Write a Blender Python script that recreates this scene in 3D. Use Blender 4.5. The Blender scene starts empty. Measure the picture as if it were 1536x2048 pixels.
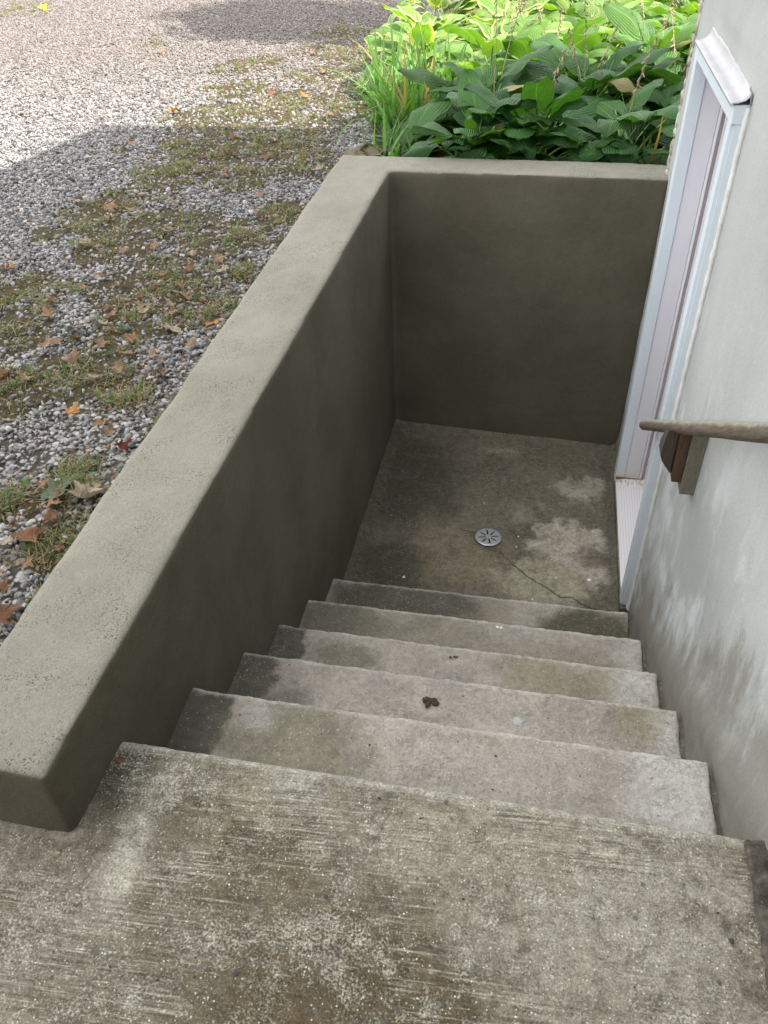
import bpy, bmesh, math, random
import numpy as np
from mathutils import Vector, Matrix, noise as mn
random.seed(7); rng = np.random.default_rng(11)
scene = bpy.context.scene
C = bpy.data.collections.new('scene_objects'); scene.collection.children.link(C)

# ------------------------------------------------------------------ camera, world, sun, exposure
cam = bpy.data.cameras.new('camera'); co = bpy.data.objects.new('camera', cam); C.objects.link(co)
co.location = (0.7738, -0.8725, 2.6425); co.rotation_euler = (0.87952, 0.028684, 0.191631)
cam.sensor_fit = 'VERTICAL'; cam.sensor_height = 36; cam.lens = 27.987; cam.clip_start = 0.02; cam.clip_end = 600
scene.camera = co
SUN_EL = math.radians(50); SUN_H = Vector((0.934, -0.357))        # horizontal direction towards the sun
w = bpy.data.worlds.new('World'); scene.world = w; w.use_nodes = True
wn = w.node_tree; bg = wn.nodes['Background']
sky = wn.nodes.new('ShaderNodeTexSky'); sky.sky_type = 'NISHITA'; sky.sun_disc = False
sky.sun_elevation = SUN_EL; sky.sun_rotation = math.atan2(SUN_H.x, SUN_H.y); sky.air_density = 1.0; sky.dust_density = 2.5; sky.ozone_density = 1.0
# bright summer sky half veiled with white cloud
hs = wn.nodes.new('ShaderNodeHueSaturation'); hs.inputs['Saturation'].default_value = .55; wn.links.new(sky.outputs[0], hs.inputs['Color'])
tcw = wn.nodes.new('ShaderNodeTexCoord'); cn = wn.nodes.new('ShaderNodeTexNoise'); cn.inputs['Scale'].default_value = 2.2; cn.inputs['Detail'].default_value = 5
wn.links.new(tcw.outputs['Generated'], cn.inputs['Vector'])
cr = wn.nodes.new('ShaderNodeMapRange'); cr.inputs[1].default_value = .38; cr.inputs[2].default_value = .60; wn.links.new(cn.outputs['Fac'], cr.inputs[0])
cx_ = wn.nodes.new('ShaderNodeMix'); cx_.data_type = 'RGBA'; cx_.inputs[7].default_value = (10.9, 10.8, 10.6, 1)
wn.links.new(cr.outputs[0], cx_.inputs[0]); wn.links.new(hs.outputs[0], cx_.inputs[6]); wn.links.new(cx_.outputs[2], bg.inputs[0]); bg.inputs[1].default_value = 0.15
sl = bpy.data.lights.new('sun', 'SUN'); sl.energy = 4.3; sl.angle = math.radians(0.53); sl.color = (1.0, 0.95, 0.86)
so = bpy.data.objects.new('sun', sl); C.objects.link(so)
sd = Vector((SUN_H.x*math.cos(SUN_EL), SUN_H.y*math.cos(SUN_EL), math.sin(SUN_EL)))
so.rotation_euler = sd.to_track_quat('Z', 'Y').to_euler(); so.location = (8, -4, 12)
scene.view_settings.view_transform = 'Standard'; scene.view_settings.look = 'None'
scene.view_settings.gamma = 1.0; scene.view_settings.use_curve_mapping = False
scene.view_settings.exposure = 1.15
scene.render.engine = 'CYCLES'; scene.cycles.max_bounces = 10; scene.cycles.diffuse_bounces = 6

# ------------------------------------------------------------------ measured sizes (metres)
W = 1.298; L = 3.08; ZL = 1.196; ZG = 1.22
NY = [0, 0.3044, 0.6129, 0.9069, 1.2268, 1.5672]; NZ = [1.196, 0.9882, 0.7725, 0.5781, 0.3758, 0.1636]
YN, YF, ZS, ZT = 1.7106, 2.632, 0.0815, 2.065

# ------------------------------------------------------------------ helpers
def tag(o, label=None, cat=None, group=None, kind=None):
    for k, v in (('label', label), ('category', cat), ('group', group), ('kind', kind)):
        if v: o[k] = v
    return o
def thing(name, label, cat, loc=(0, 0, 0), group=None):
    o = bpy.data.objects.new(name, None); C.objects.link(o); o.location = loc; o.empty_display_size = .05
    return tag(o, label, cat, group)
def link(name, me, mat, parent=None, keep=True):
    o = bpy.data.objects.new(name, me); C.objects.link(o)
    if mat: me.materials.append(mat)
    if parent:
        o.parent = parent
        if keep: o.matrix_parent_inverse = Matrix.Translation(parent.location).inverted()
    return o
def obj(name, bm, mat, parent=None, smooth=False):
    me = bpy.data.meshes.new(name); bmesh.ops.recalc_face_normals(bm, faces=bm.faces); bm.to_mesh(me); bm.free()
    if smooth: me.polygons.foreach_set('use_smooth', [True]*len(me.polygons))
    return link(name, me, mat, parent)
def npmesh(name, V, F, mat, parent=None, smooth=True, uv=None, attrs=None, nside=None):
    V = np.asarray(V, np.float32); F = np.asarray(F, np.int32); n = F.shape[1]
    me = bpy.data.meshes.new(name); me.vertices.add(len(V)); me.vertices.foreach_set('co', V.ravel())
    me.loops.add(F.size); me.loops.foreach_set('vertex_index', F.ravel())
    me.polygons.add(len(F)); me.polygons.foreach_set('loop_start', np.arange(len(F), dtype=np.int32)*n)
    me.update(calc_edges=True)
    if smooth: me.polygons.foreach_set('use_smooth', np.ones(len(F), bool))
    if uv is not None:
        l = me.uv_layers.new(name='UVMap'); l.data.foreach_set('uv', np.asarray(uv, np.float32)[F.ravel()].ravel())
    for k, a in (attrs or {}).items():
        a = np.asarray(a, np.float32)
        if a.ndim == 1: at = me.attributes.new(k, 'FLOAT', 'POINT'); at.data.foreach_set('value', a)
        else: at = me.attributes.new(k, 'FLOAT_COLOR', 'POINT'); at.data.foreach_set('color', np.c_[a, np.ones(len(a))].astype(np.float32).ravel())
    me.validate(); return link(name, me, mat, parent)
def box(bm, x0, x1, y0, y1, z0, z1):
    vs = [bm.verts.new((x, y, z)) for z in (z0, z1) for y in (y0, y1) for x in (x0, x1)]
    for f in ((0, 2, 3, 1), (4, 5, 7, 6), (0, 1, 5, 4), (2, 6, 7, 3), (0, 4, 6, 2), (1, 3, 7, 5)):
        bm.faces.new([vs[i] for i in f])
    return vs
def boxobj(name, dims, mat, parent, bev=0.002):
    bm = bmesh.new(); box(bm, *dims)
    if bev: bmesh.ops.bevel(bm, geom=bm.edges[:], offset=bev, segments=2, affect='EDGES', profile=.5)
    return obj(name, bm, mat, parent)
def prism_x(bm, prof, x0, x1):                       # profile in (y,z) swept along x
    a = [bm.verts.new((x0, y, z)) for y, z in prof]; b = [bm.verts.new((x1, y, z)) for y, z in prof]
    n = len(prof); bm.faces.new(a); bm.faces.new(b[::-1])
    for i in range(n): bm.faces.new((a[i], a[(i+1) % n], b[(i+1) % n], b[i]))
def prism_y(bm, prof, y0, y1):                       # profile in (x,z) swept along y
    a = [bm.verts.new((x, y0, z)) for x, z in prof]; b = [bm.verts.new((x, y1, z)) for x, z in prof]
    n = len(prof); bm.faces.new(a); bm.faces.new(b[::-1])
    for i in range(n): bm.faces.new((a[i], a[(i+1) % n], b[(i+1) % n], b[i]))
def tube(path, rad, seg=8):
    P = [Vector(p) for p in path]; V = []; F = []
    for i, p in enumerate(P):
        t = (P[min(i+1, len(P)-1)]-P[max(i-1, 0)]).normalized()
        a = t.cross(Vector((0, 0, 1)) if abs(t.z) < .9 else Vector((1, 0, 0))).normalized(); b = t.cross(a)
        r = rad[i] if hasattr(rad, '__len__') else rad
        for k in range(seg):
            an = 2*math.pi*k/seg; V.append(p+a*math.cos(an)*r+b*math.sin(an)*r)
    for i in range(len(P)-1):
        for k in range(seg):
            k2 = (k+1) % seg; F.append((i*seg+k, i*seg+k2, (i+1)*seg+k2, (i+1)*seg+k))
    return np.array([tuple(v) for v in V]), np.array(F)
def fbm(x, y, s, oct=4, seed=0):                     # cheap numpy value noise, 0..1
    out = 0; amp = 1; tot = 0
    for o in range(oct):
        xs = x*s+seed*17.3+o*5.1; ys = y*s+seed*9.7+o*3.3
        xi = np.floor(xs); yi = np.floor(ys); fx = xs-xi; fy = ys-yi
        h = lambda a, b: np.modf(np.abs(np.sin(a*127.1+b*311.7+seed*74.7)*43758.5453))[0]
        fx = fx*fx*(3-2*fx); fy = fy*fy*(3-2*fy)
        v = (h(xi, yi)*(1-fx)+h(xi+1, yi)*fx)*(1-fy)+(h(xi, yi+1)*(1-fx)+h(xi+1, yi+1)*fx)*fy
        out = out+v*amp; tot += amp; amp *= .5; s *= 2
    return out/tot

# ------------------------------------------------------------------ material kit
class M:
    def __init__(s, name, rough=.85, spec=.3):
        s.mat = bpy.data.materials.new(name); s.mat.use_nodes = True; s.t = s.mat.node_tree
        s.b = s.t.nodes['Principled BSDF']; s.b.inputs['Roughness'].default_value = rough
        s.b.inputs['Specular IOR Level'].default_value = spec
        s.h = None
    def n(s, typ, ins=None, **kw):
        nd = s.t.nodes.new('ShaderNode'+typ)
        for k, v in kw.items(): setattr(nd, k, v)
        for k, v in (ins or {}).items():
            if v is None: continue
            if isinstance(v, bpy.types.NodeSocket): s.t.links.new(v, nd.inputs[k])
            else: nd.inputs[k].default_value = v
        return nd
    def pos(s, sc=(1, 1, 1), rot=(0, 0, 0), loc=(0, 0, 0)):
        g = s.n('NewGeometry').outputs['Position']
        if any(rot): g = s.n('Mapping', {'Vector': g, 'Rotation': rot}).outputs[0]
        return s.n('Mapping', {'Vector': g, 'Scale': sc, 'Location': loc}).outputs[0]
    def noise(s, v, sc, det=4, ro=.6, di=0):
        return s.n('TexNoise', {'Vector': v, 'Scale': sc, 'Detail': det, 'Roughness': ro, 'Distortion': di}).outputs['Fac']
    def vor(s, v, sc, feature='F1', rnd=1.0, out='Distance'):
        return s.n('TexVoronoi', {'Vector': v, 'Scale': sc, 'Randomness': rnd}, feature=feature).outputs[out]
    def rng(s, f, a, b, c=0., d=1.):
        return s.n('MapRange', {0: f, 1: a, 2: b, 3: c, 4: d}, clamp=True, interpolation_type='SMOOTHSTEP').outputs[0]
    def mix(s, f, a, b, bt='MIX'):
        nd = s.n('Mix', None, data_type='RGBA', blend_type=bt)
        for i, v in ((0, f), (6, a), (7, b)):
            if isinstance(v, bpy.types.NodeSocket): s.t.links.new(v, nd.inputs[i])
            elif i == 0: nd.inputs[0].default_value = v
            else: nd.inputs[i].default_value = (*v, 1)
        return nd.outputs[2]
    def ma(s, op, a, b=0., c=None):
        d = {0: a, 1: b}
        if c is not None: d[2] = c
        return s.n('Math', d, operation=op).outputs[0]
    def bump(s, hgt, st=.5, dist=.005):
        nd = s.n('Bump', {'Height': hgt, 'Strength': st, 'Distance': dist})
        if s.h: s.t.links.new(s.h, nd.inputs['Normal'])
        s.h = nd.outputs[0]; s.t.links.new(s.h, s.b.inputs['Normal'])
    def col(s, c):
        if isinstance(c, bpy.types.NodeSocket): s.t.links.new(c, s.b.inputs['Base Color'])
        else: s.b.inputs['Base Color'].default_value = (*c, 1)
    def rough(s, c): s.t.links.new(c, s.b.inputs['Roughness'])
    def spot(s, cx, cy, cz, r, soft, wob=.12, wsc=9., yx=1., seed=0):   # irregular blotch round a point of the surface
        p = s.pos()
        wv = s.n('TexNoise', {'Vector': s.pos(loc=(seed*3.1, seed, 0)), 'Scale': wsc, 'Detail': 5, 'Roughness': .65}).outputs['Color']
        q = s.n('VectorMath', {0: p, 1: (-cx, -cy, -cz)}, operation='ADD').outputs[0]
        q = s.n('VectorMath', {0: q, 1: (1, yx, 1)}, operation='MULTIPLY').outputs[0]
        wv = s.n('VectorMath', {0: wv, 1: (-.5, -.5, -.5)}, operation='ADD').outputs[0]
        wv = s.n('VectorMath', {0: wv, 1: (wob*2.5,)*3}, operation='MULTIPLY').outputs[0]
        q = s.n('VectorMath', {0: q, 1: wv}, operation='ADD').outputs[0]
        d = s.n('VectorMath', {0: q}, operation='LENGTH').outputs['Value']
        return s.rng(d, r+soft, r-soft)
    def sep(s): return s.n('SeparateXYZ', {0: s.n('NewGeometry').outputs['Position']}).outputs

def flat(name, c, rough=.6, spec=.4, bs=None, var=0.08):
    m = M(name, rough, spec); n = m.noise(m.pos(), 14, 5, .6)
    m.col(m.mix(m.rng(n, .3, .7), tuple(x*(1-var) for x in c), tuple(min(1, x*(1+var)) for x in c)))
    if bs: m.bump(m.noise(m.pos(), bs[0], 4), bs[1], bs[2])
    return m.mat

# fresh olive-grey cement render
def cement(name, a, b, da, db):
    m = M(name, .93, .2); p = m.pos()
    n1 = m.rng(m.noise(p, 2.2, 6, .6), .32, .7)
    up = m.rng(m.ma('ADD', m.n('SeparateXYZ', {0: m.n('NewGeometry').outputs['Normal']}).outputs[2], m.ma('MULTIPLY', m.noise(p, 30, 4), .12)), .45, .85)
    c = m.mix(up, m.mix(n1, da, db), m.mix(n1, a, b))  # upward faces lighter, sides darker: fall of sky light put into the colour
    sw = m.noise(m.pos(sc=(1, .45, 1), rot=(0, 0, .5)), 16, 5, .65, 1.5)
    c = m.mix(m.rng(sw, .35, .7, 0, .16), c, m.mix(1., c, (1.5, 1.45, 1.4), 'MULTIPLY'))
    # tiny dark pits left by the trowel, gathered in patches
    pit = m.vor(m.n('VectorMath', {0: p, 1: m.n('VectorMath', {0: m.n('TexNoise', {'Vector': p, 'Scale': 60}).outputs['Color'], 1: (.02,)*3}, operation='MULTIPLY').outputs[0]}, operation='ADD').outputs[0], 170)
    gate = m.rng(m.noise(p, 6.5, 5, .65), .44, .64, .12, 1.)
    pm = m.ma('MULTIPLY', m.rng(pit, .34, .22), gate)
    gr = m.noise(m.pos(sc=(1, .6, 1)), 330, 5, .75); c = m.mix(m.rng(gr, .32, .68), m.mix(1., c, (.80, .80, .80), 'MULTIPLY'), m.mix(1., c, (1.17, 1.17, 1.17), 'MULTIPLY'))
    pm = m.ma('MULTIPLY', pm, up)
    c = m.mix(m.ma('MULTIPLY', pm, .9), c, (.05, .048, .035))
    m.col(c)
    h = m.ma('ADD', m.ma('MULTIPLY', m.noise(p, 34, 5, .65, .8), 1.), m.ma('MULTIPLY', m.noise(p, 230, 3, .6), .35))
    m.bump(m.ma('SUBTRACT', h, m.ma('MULTIPLY', pm, .6)), .6, .004)
    return m.mat
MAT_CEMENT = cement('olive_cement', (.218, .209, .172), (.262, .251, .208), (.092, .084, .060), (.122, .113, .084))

# weathered concrete with aggregate, broom strokes and mould
def concrete(name, base, light, dark, agg=.5, broom=0., mould=.5, fine=1., spots=(), bleach=.5, edges=None, skin=.84, grain=1., fl_s=120., wh=.10):
    m = M(name, .9, .25); p = m.pos()
    c = m.mix(m.rng(m.noise(p, 3.2, 6, .62), .3, .72), base, tuple(x*.78 for x in base))
    for (cx, cy, cz, r, soft, wob, colr, op, yx, sdd) in spots:
        c = m.mix(m.ma('MULTIPLY', m.spot(cx, cy, cz, r, soft, wob, 7., yx, sdd), op), c, colr)
    big = m.noise(m.pos(loc=(3, 7, 1)), 5.5, 10, .80, .3)
    c = m.mix(m.ma('MULTIPLY', m.rng(big, .48, .64), mould), c, dark)
    if broom:
        st = m.noise(m.pos(sc=(7, 210, 9), rot=(0, 0, -.06)), 1., 5, .72)
        gate = m.rng(m.noise(m.pos(loc=(9, 2, 4)), 3.5, 4, .6), .40, .62)
        c = m.mix(m.ma('MULTIPLY', m.ma('MULTIPLY', m.rng(st, .48, .62), gate), broom*.85), c, dark)
        c = m.mix(m.ma('MULTIPLY', m.ma('MULTIPLY', m.rng(st, .46, .36), gate), broom*.9), c, light)
    # pale worn mortar skin, broken into small ragged flecks
    fl = m.noise(p, fl_s*fine, 8, .80, .15); gt = m.noise(m.pos(loc=(1, 4, 8)), 7.5, 8, .75)
    fm = m.rng(m.ma('ADD', fl, m.ma('MULTIPLY', gt, .62)), skin, skin+.09)
    c = m.mix(m.ma('MULTIPLY', fm, bleach), c, light)
    dk = m.rng(m.noise(m.pos(loc=(5, 5, 5)), 120*fine, 6, .7), .57, .68)
    c = m.mix(m.ma('MULTIPLY', dk, .45*agg), c, dark)
    # aggregate stones
    v = m.n('TexVoronoi', {'Vector': p, 'Scale': 170*fine, 'Randomness': 1.})
    rc = m.n('SeparateColor', {0: v.outputs['Color']}).outputs
    dd = m.ma('ADD', v.outputs['Distance'], m.ma('MULTIPLY', rc[1], .12))
    wht = m.ma('MULTIPLY', m.rng(dd, .34, .26), m.ma('GREATER_THAN', rc[0], 1-wh*agg))
    c = m.mix(m.ma('MULTIPLY', wht, .9), c, tuple(min(.85, x*1.35) for x in light))
    v2 = m.n('TexVoronoi', {'Vector': m.pos(loc=(2, 2, 2)), 'Scale': 62*fine, 'Randomness': 1.})
    r2 = m.n('SeparateColor', {0: v2.outputs['Color']}).outputs
    gm = m.ma('MULTIPLY', m.rng(m.ma('ADD', v2.outputs['Distance'], m.ma('MULTIPLY', r2[1], .15)), .36, .3), m.ma('GREATER_THAN', r2[0], 1-.09*agg))
    c = m.mix(m.ma('MULTIPLY', gm, .75), c, m.mix(r2[2], (.16, .16, .17), (.36, .35, .33)))
    if edges: c = edges(m, c)
    g1 = m.noise(m.pos(loc=(8, 1, 3)), 240*fine, 7, .88); g2 = m.noise(m.pos(loc=(2, 8, 5)), 42*fine, 7, .8)
    c = m.mix(m.rng(g1, .36, .64), m.mix(1., c, tuple(1-(1-q)*grain for q in (.58, .57, .53)), 'MULTIPLY'), m.mix(1., c, (1+.30*grain,)*3, 'MULTIPLY'))
    c = m.mix(m.rng(g2, .36, .62), m.mix(1., c, tuple(1-(1-q)*grain for q in (.74, .73, .70)), 'MULTIPLY'), m.mix(1., c, (1.14, 1.14, 1.13), 'MULTIPLY'))
    m.col(c)
    h = m.ma('ADD', m.ma('MULTIPLY', fm, .45), m.noise(p, 95*fine, 6, .7))
    h = m.ma('ADD', h, m.ma('MULTIPLY', m.noise(p, 18, 4, .6), 1.4))
    if broom: h = m.ma('ADD', h, m.ma('MULTIPLY', st, .8*broom))
    h = m.ma('ADD', h, m.ma('MULTIPLY', g1, .7))
    m.bump(h, .8, .004)
    return m.mat

OL = (.105, .098, .060); CR = (.52, .50, .42)
MAT_LANDING = concrete('landing_concrete', (.335, .308, .248), (.66, .64, .565), (.112, .097, .066), 1.5, .9, .85, 1.,
    spots=((.135, -.26, ZL, .045, .025, .07, (.62, .60, .52), .9, .36, 1), (.30, -.13, ZL, .10, .06, .10, (.46, .42, .31), .7, 1.3, 31), (.40, -.05, ZL, .05, .03, .05, (.56, .55, .50), .6, 1, 2),
           (.58, -.42, ZL, .25, .10, .24, (.130, .096, .052), .95, 1.2, 3), (.36, -.28, ZL, .15, .08, .18, (.17, .135, .085), .8, 1, 13), (.20, -.12, ZL, .07, .05, .10, (.15, .13, .085), .7, .6, 37), (.22, -.47, ZL, .12, .07, .14, (.24, .215, .15), .6, 1, 14), (.95, -.45, ZL, .10, .07, .14, (.12, .11, .075), .7, 1, 15), (1.06, -.16, ZL, .22, .14, .14, (.50, .48, .42), .7, 1.4, 4), (1.0, -.40, ZL, .16, .12, .16, (.44, .41, .34), .6, 1, 34),
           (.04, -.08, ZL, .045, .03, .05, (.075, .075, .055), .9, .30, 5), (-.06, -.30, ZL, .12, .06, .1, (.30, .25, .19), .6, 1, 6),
           (.74, -.12, ZL, .22, .14, .2, (.43, .40, .32), .6, 2, 7)), bleach=.66, skin=.80, grain=1.15, fl_s=210., wh=.13, edges=lambda m, c: m.mix(m.rng(m.ma('ADD', m.sep()[1], m.ma('MULTIPLY', m.noise(m.pos(), 30, 5, .7), .03)), -.014, .006, 0, .6), c, (.62, .60, .54)))
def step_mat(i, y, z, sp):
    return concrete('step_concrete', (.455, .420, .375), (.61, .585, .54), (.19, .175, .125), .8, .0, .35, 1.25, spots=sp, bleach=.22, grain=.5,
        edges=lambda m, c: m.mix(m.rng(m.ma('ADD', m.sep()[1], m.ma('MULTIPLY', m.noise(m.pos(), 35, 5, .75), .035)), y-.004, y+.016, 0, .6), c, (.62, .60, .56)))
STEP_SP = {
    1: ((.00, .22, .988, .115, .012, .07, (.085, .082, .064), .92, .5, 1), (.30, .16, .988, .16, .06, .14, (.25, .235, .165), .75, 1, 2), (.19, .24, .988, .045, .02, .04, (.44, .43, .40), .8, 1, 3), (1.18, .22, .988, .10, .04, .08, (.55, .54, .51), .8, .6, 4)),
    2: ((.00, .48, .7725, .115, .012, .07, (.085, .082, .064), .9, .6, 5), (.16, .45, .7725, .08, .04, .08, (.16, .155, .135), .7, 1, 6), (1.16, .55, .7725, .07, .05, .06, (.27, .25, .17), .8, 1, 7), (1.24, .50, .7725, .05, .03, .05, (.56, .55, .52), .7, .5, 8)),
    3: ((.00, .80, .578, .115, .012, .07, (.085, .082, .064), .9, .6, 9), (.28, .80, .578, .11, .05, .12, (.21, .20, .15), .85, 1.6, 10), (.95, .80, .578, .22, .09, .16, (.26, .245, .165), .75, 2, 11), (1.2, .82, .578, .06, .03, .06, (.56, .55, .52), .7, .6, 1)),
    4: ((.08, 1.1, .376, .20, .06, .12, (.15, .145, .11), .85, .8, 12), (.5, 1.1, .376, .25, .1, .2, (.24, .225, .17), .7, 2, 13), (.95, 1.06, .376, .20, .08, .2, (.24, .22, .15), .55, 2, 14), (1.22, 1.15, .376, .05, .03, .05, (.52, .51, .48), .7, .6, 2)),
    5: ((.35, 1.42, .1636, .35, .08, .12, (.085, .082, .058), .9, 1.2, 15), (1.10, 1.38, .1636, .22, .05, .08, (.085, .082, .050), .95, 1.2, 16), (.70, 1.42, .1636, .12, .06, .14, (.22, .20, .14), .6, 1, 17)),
}
def crackcol(m, c):
    a = m.n('Attribute', attribute_name='crack').outputs['Fac']
    return m.mix(a, c, (.03, .028, .02))
MAT_FLOOR = concrete('pit_floor_concrete', (.195, .178, .138), (.44, .42, .35), (.080, .075, .055), .45, .0, .65, .9,
    spots=((.50, 1.98, 0, .24, .05, .14, (.255, .215, .155), .92, 1, 1), (1.07, 2.10, 0, .21, .04, .18, (.50, .465, .395), .88, 1, 2), (.80, 2.35, 0, .10, .05, .16, (.30, .27, .21), .7, 1, 22),
           (1.08, 2.60, 0, .12, .05, .18, (.44, .41, .34), .8, 1, 3), (.92, 1.86, 0, .22, .05, .15, (.40, .38, .29), .85, 1.3, 4), (.64, 2.14, 0, .085, .02, .03, (.15, .135, .10), .7, 1, 23),
           (1.18, 2.05, 0, .07, .03, .08, (.17, .145, .11), .85, 1, 5), (.18, 2.55, 0, .26, .1, .14, (.080, .076, .056), .85, .7, 6),
           (.20, 1.85, 0, .18, .06, .14, (.085, .082, .06), .85, 1, 7), (.62, 2.88, 0, .10, .06, .14, (.36, .33, .27), .5, 2, 8),
           (1.24, 2.3, 0, .035, .02, .03, (.13, .125, .10), .9, .05, 9), (.02, 2.4, 0, .045, .02, .03, (.12, .12, .09), .9, .05, 10)), bleach=.28, edges=crackcol)

# pale stucco on the house
def stucco():
    m = M('pale_stucco', .92, .2); p = m.pos(); X = m.sep()
    c = m.mix(m.rng(m.noise(p, 1.6, 5, .6), .3, .7), (.382, .390, .376), (.455, .470, .458))
    wh = m.noise(m.pos(sc=(1, 1.5, .85)), 3.4, 8, .66, .3)
    low = m.rng(X[2], 1.75, .9)
    c = m.mix(m.ma('MULTIPLY', m.ma('MULTIPLY', m.rng(wh, .44, .62), low), .85), c, (.63, .66, .67))
    # damp brown-grey soaking up from the steps: height above the stair line
    sl_ = m.ma('ADD', m.ma('MULTIPLY', X[1], -.655), 1.19); sl_ = m.ma('MAXIMUM', sl_, 0.02)
    ab = m.ma('SUBTRACT', X[2], sl_)
    wob = m.noise(m.pos(sc=(1, 1.7, .85)), 3.0, 8, .64, .2)
    edge = m.ma('SUBTRACT', ab, m.ma('MULTIPLY', m.ma('SUBTRACT', wob, .36), 1.5))
    c = m.mix(m.rng(edge, .13, -.14, 0, .80), c, (.235, .225, .19))
    c = m.mix(m.ma('MULTIPLY', m.rng(ab, .11, .02), .75), c, (.20, .19, .155))
    stk = m.noise(m.pos(sc=(1, 14, 1.1), rot=(.12, 0, 0)), 2.2, 5, .6)
    c = m.mix(m.ma('MULTIPLY', m.rng(stk, .54, .74), m.rng(ab, .9, .2, 0, .10)), c, (.62, .625, .60))
    sp = m.vor(p, 90); c = m.mix(m.rng(sp, .16, .10, 0, .45), c, (.2, .19, .16))
    gg = m.noise(p, 260, 5, .8); c = m.mix(m.rng(gg, .34, .66), m.mix(1., c, (.88, .88, .87), 'MULTIPLY'), m.mix(1., c, (1.08, 1.08, 1.08), 'MULTIPLY'))
    m.col(c)
    m.bump(m.ma('ADD', m.noise(p, 60, 5, .6), m.ma('MULTIPLY', m.noise(m.pos(sc=(1, 1, .4)), 240, 3, .6), .6)), .5, .0035)
    return m.mat
MAT_STUCCO = stucco()
def stucco_bead():
    m = M('rough_stucco_edge', .92, .2); p = m.pos()
    m.col(m.mix(m.rng(m.noise(p, 25, 5, .6), .35, .65), (.30, .28, .23), (.56, .545, .48)))
    m.bump(m.noise(p, 90, 5, .6), .6, .004); return m.mat
MAT_BEAD = stucco_bead()

def trim(name, c, dirt=.25, rough=.38):
    m = M(name, rough, .45); p = m.pos()
    d = m.rng(m.noise(p, 45, 6, .7), .62, .75); X = m.sep()
    cc = m.mix(m.rng(m.noise(m.pos(sc=(1, 1, .12)), 8, 4, .5), .3, .7), c, tuple(x*.93 for x in c))
    cc = m.mix(m.ma('MULTIPLY', d, dirt), cc, (.30, .27, .20))
    cc = m.mix(m.rng(X[2], .32, .08, 0, .22), cc, (.50, .44, .33))
    m.col(cc); m.bump(m.noise(p, 6, 3, .5), .12, .01); return m.mat
MAT_CASING = trim('white_vinyl_casing', (.70, .775, .84), .12)
MAT_JAMB = trim('white_painted_jamb', (.78, .77, .825), .10, .42)
MAT_STOP = trim('white_weatherstrip', (.82, .83, .84), .05)
MAT_GASKET = flat('mauve_gasket', (.42, .35, .40), .6)
MAT_DOOR = trim('white_door_paint', (.72, .71, .74), .05)
MAT_CAULK = flat('white_caulk', (.78, .78, .76), .5, .4, (70, .5, .004))
def capmat():
    m = M('white_bent_flashing', .4, .5); p = m.pos()
    c = m.mix(m.rng(m.noise(p, 9, 4, .6), .35, .7), (.37, .365, .385), (.44, .435, .455))
    r = m.noise(m.pos(sc=(1, .35, 1)), 15, 5, .7)
    X = m.sep(); g = m.ma('MULTIPLY', m.rng(X[1], 1.95, 2.1), m.rng(X[1], 2.6, 2.45))
    c = m.mix(m.ma('MULTIPLY', m.rng(r, .55, .68), m.ma('MULTIPLY', g, .55)), c, (.52, .36, .18)); m.col(c)
    m.bump(m.noise(p, 14, 3, .5), .35, .01); return m.mat
MAT_CAP = capmat()
def sillmat():
    m = M('ribbed_white_sill', .45, .4); X = m.sep()
    t = m.ma('FRACT', m.ma('MULTIPLY', X[0], 78.)); g = m.ma('MULTIPLY', m.rng(t, .0, .10), m.rng(t, .30, .18))
    c = m.mix(m.ma('MULTIPLY', g, .38), (.74, .73, .75), (.40, .34, .30))
    e = m.rng(X[1], 2.50, 2.61); n = m.noise(m.pos(sc=(3, 1, 1)), 30, 4, .7)
    c = m.mix(m.ma('MULTIPLY', e, m.rng(n, .45, .6)), c, (.42, .33, .20)); m.col(c)
    m.bump(g, -.5, .002); return m.mat
MAT_SILL = sillmat()
def wood(name, a, b, lich=0., sc=(30, 3, 30), rot=(0, 0, 0)):
    m = M(name, .85, .2); p = m.pos(sc=sc, rot=rot)
    n = m.noise(p, 5, 6, .7, .4); c = m.mix(m.rng(n, .3, .7), a, b)
    c = m.mix(m.rng(m.noise(p, 14, 4, .6), .58, .7, 0, .6), c, tuple(x*.4 for x in a))
    if lich:
        up = m.n('SeparateXYZ', {0: m.n('NewGeometry').outputs['Normal']}).outputs[2]
        g = m.ma('MULTIPLY', m.rng(m.ma('ADD', up, m.ma('MULTIPLY', m.noise(m.pos(), 22, 6, .7), 1.1)), .8, 1.25), lich)
        c = m.mix(g, c, (.25, .245, .195))
        c = m.mix(m.ma('MULTIPLY', g, m.rng(m.noise(m.pos(), 70, 5, .7), .55, .65)), c, (.40, .40, .33))
    m.col(c); m.bump(n, .25, .003); return m.mat
MAT_RAIL = wood('weathered_rail_wood', (.085, .068, .050), (.175, .145, .112), .95, (30, 2.0, 30), (.64, 0, 0))
MAT_BR_G = wood('grey_bracket_wood', (.14, .13, .10), (.21, .195, .155), .2, (40, 40, 4))
MAT_BR_B = wood('brown_bracket_wood', (.070, .042, .027), (.115, .072, .046), .1, (40, 40, 4))
MAT_BR_D = wood('dark_bracket_wood', (.055, .042, .034), (.09, .070, .056), 0., (40, 40, 4))
MAT_SIDING = flat('plain_siding', (.33, .32, .29), .8)
MAT_ROOF = flat('roof_shingle', (.08, .08, .08), .95)

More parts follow.
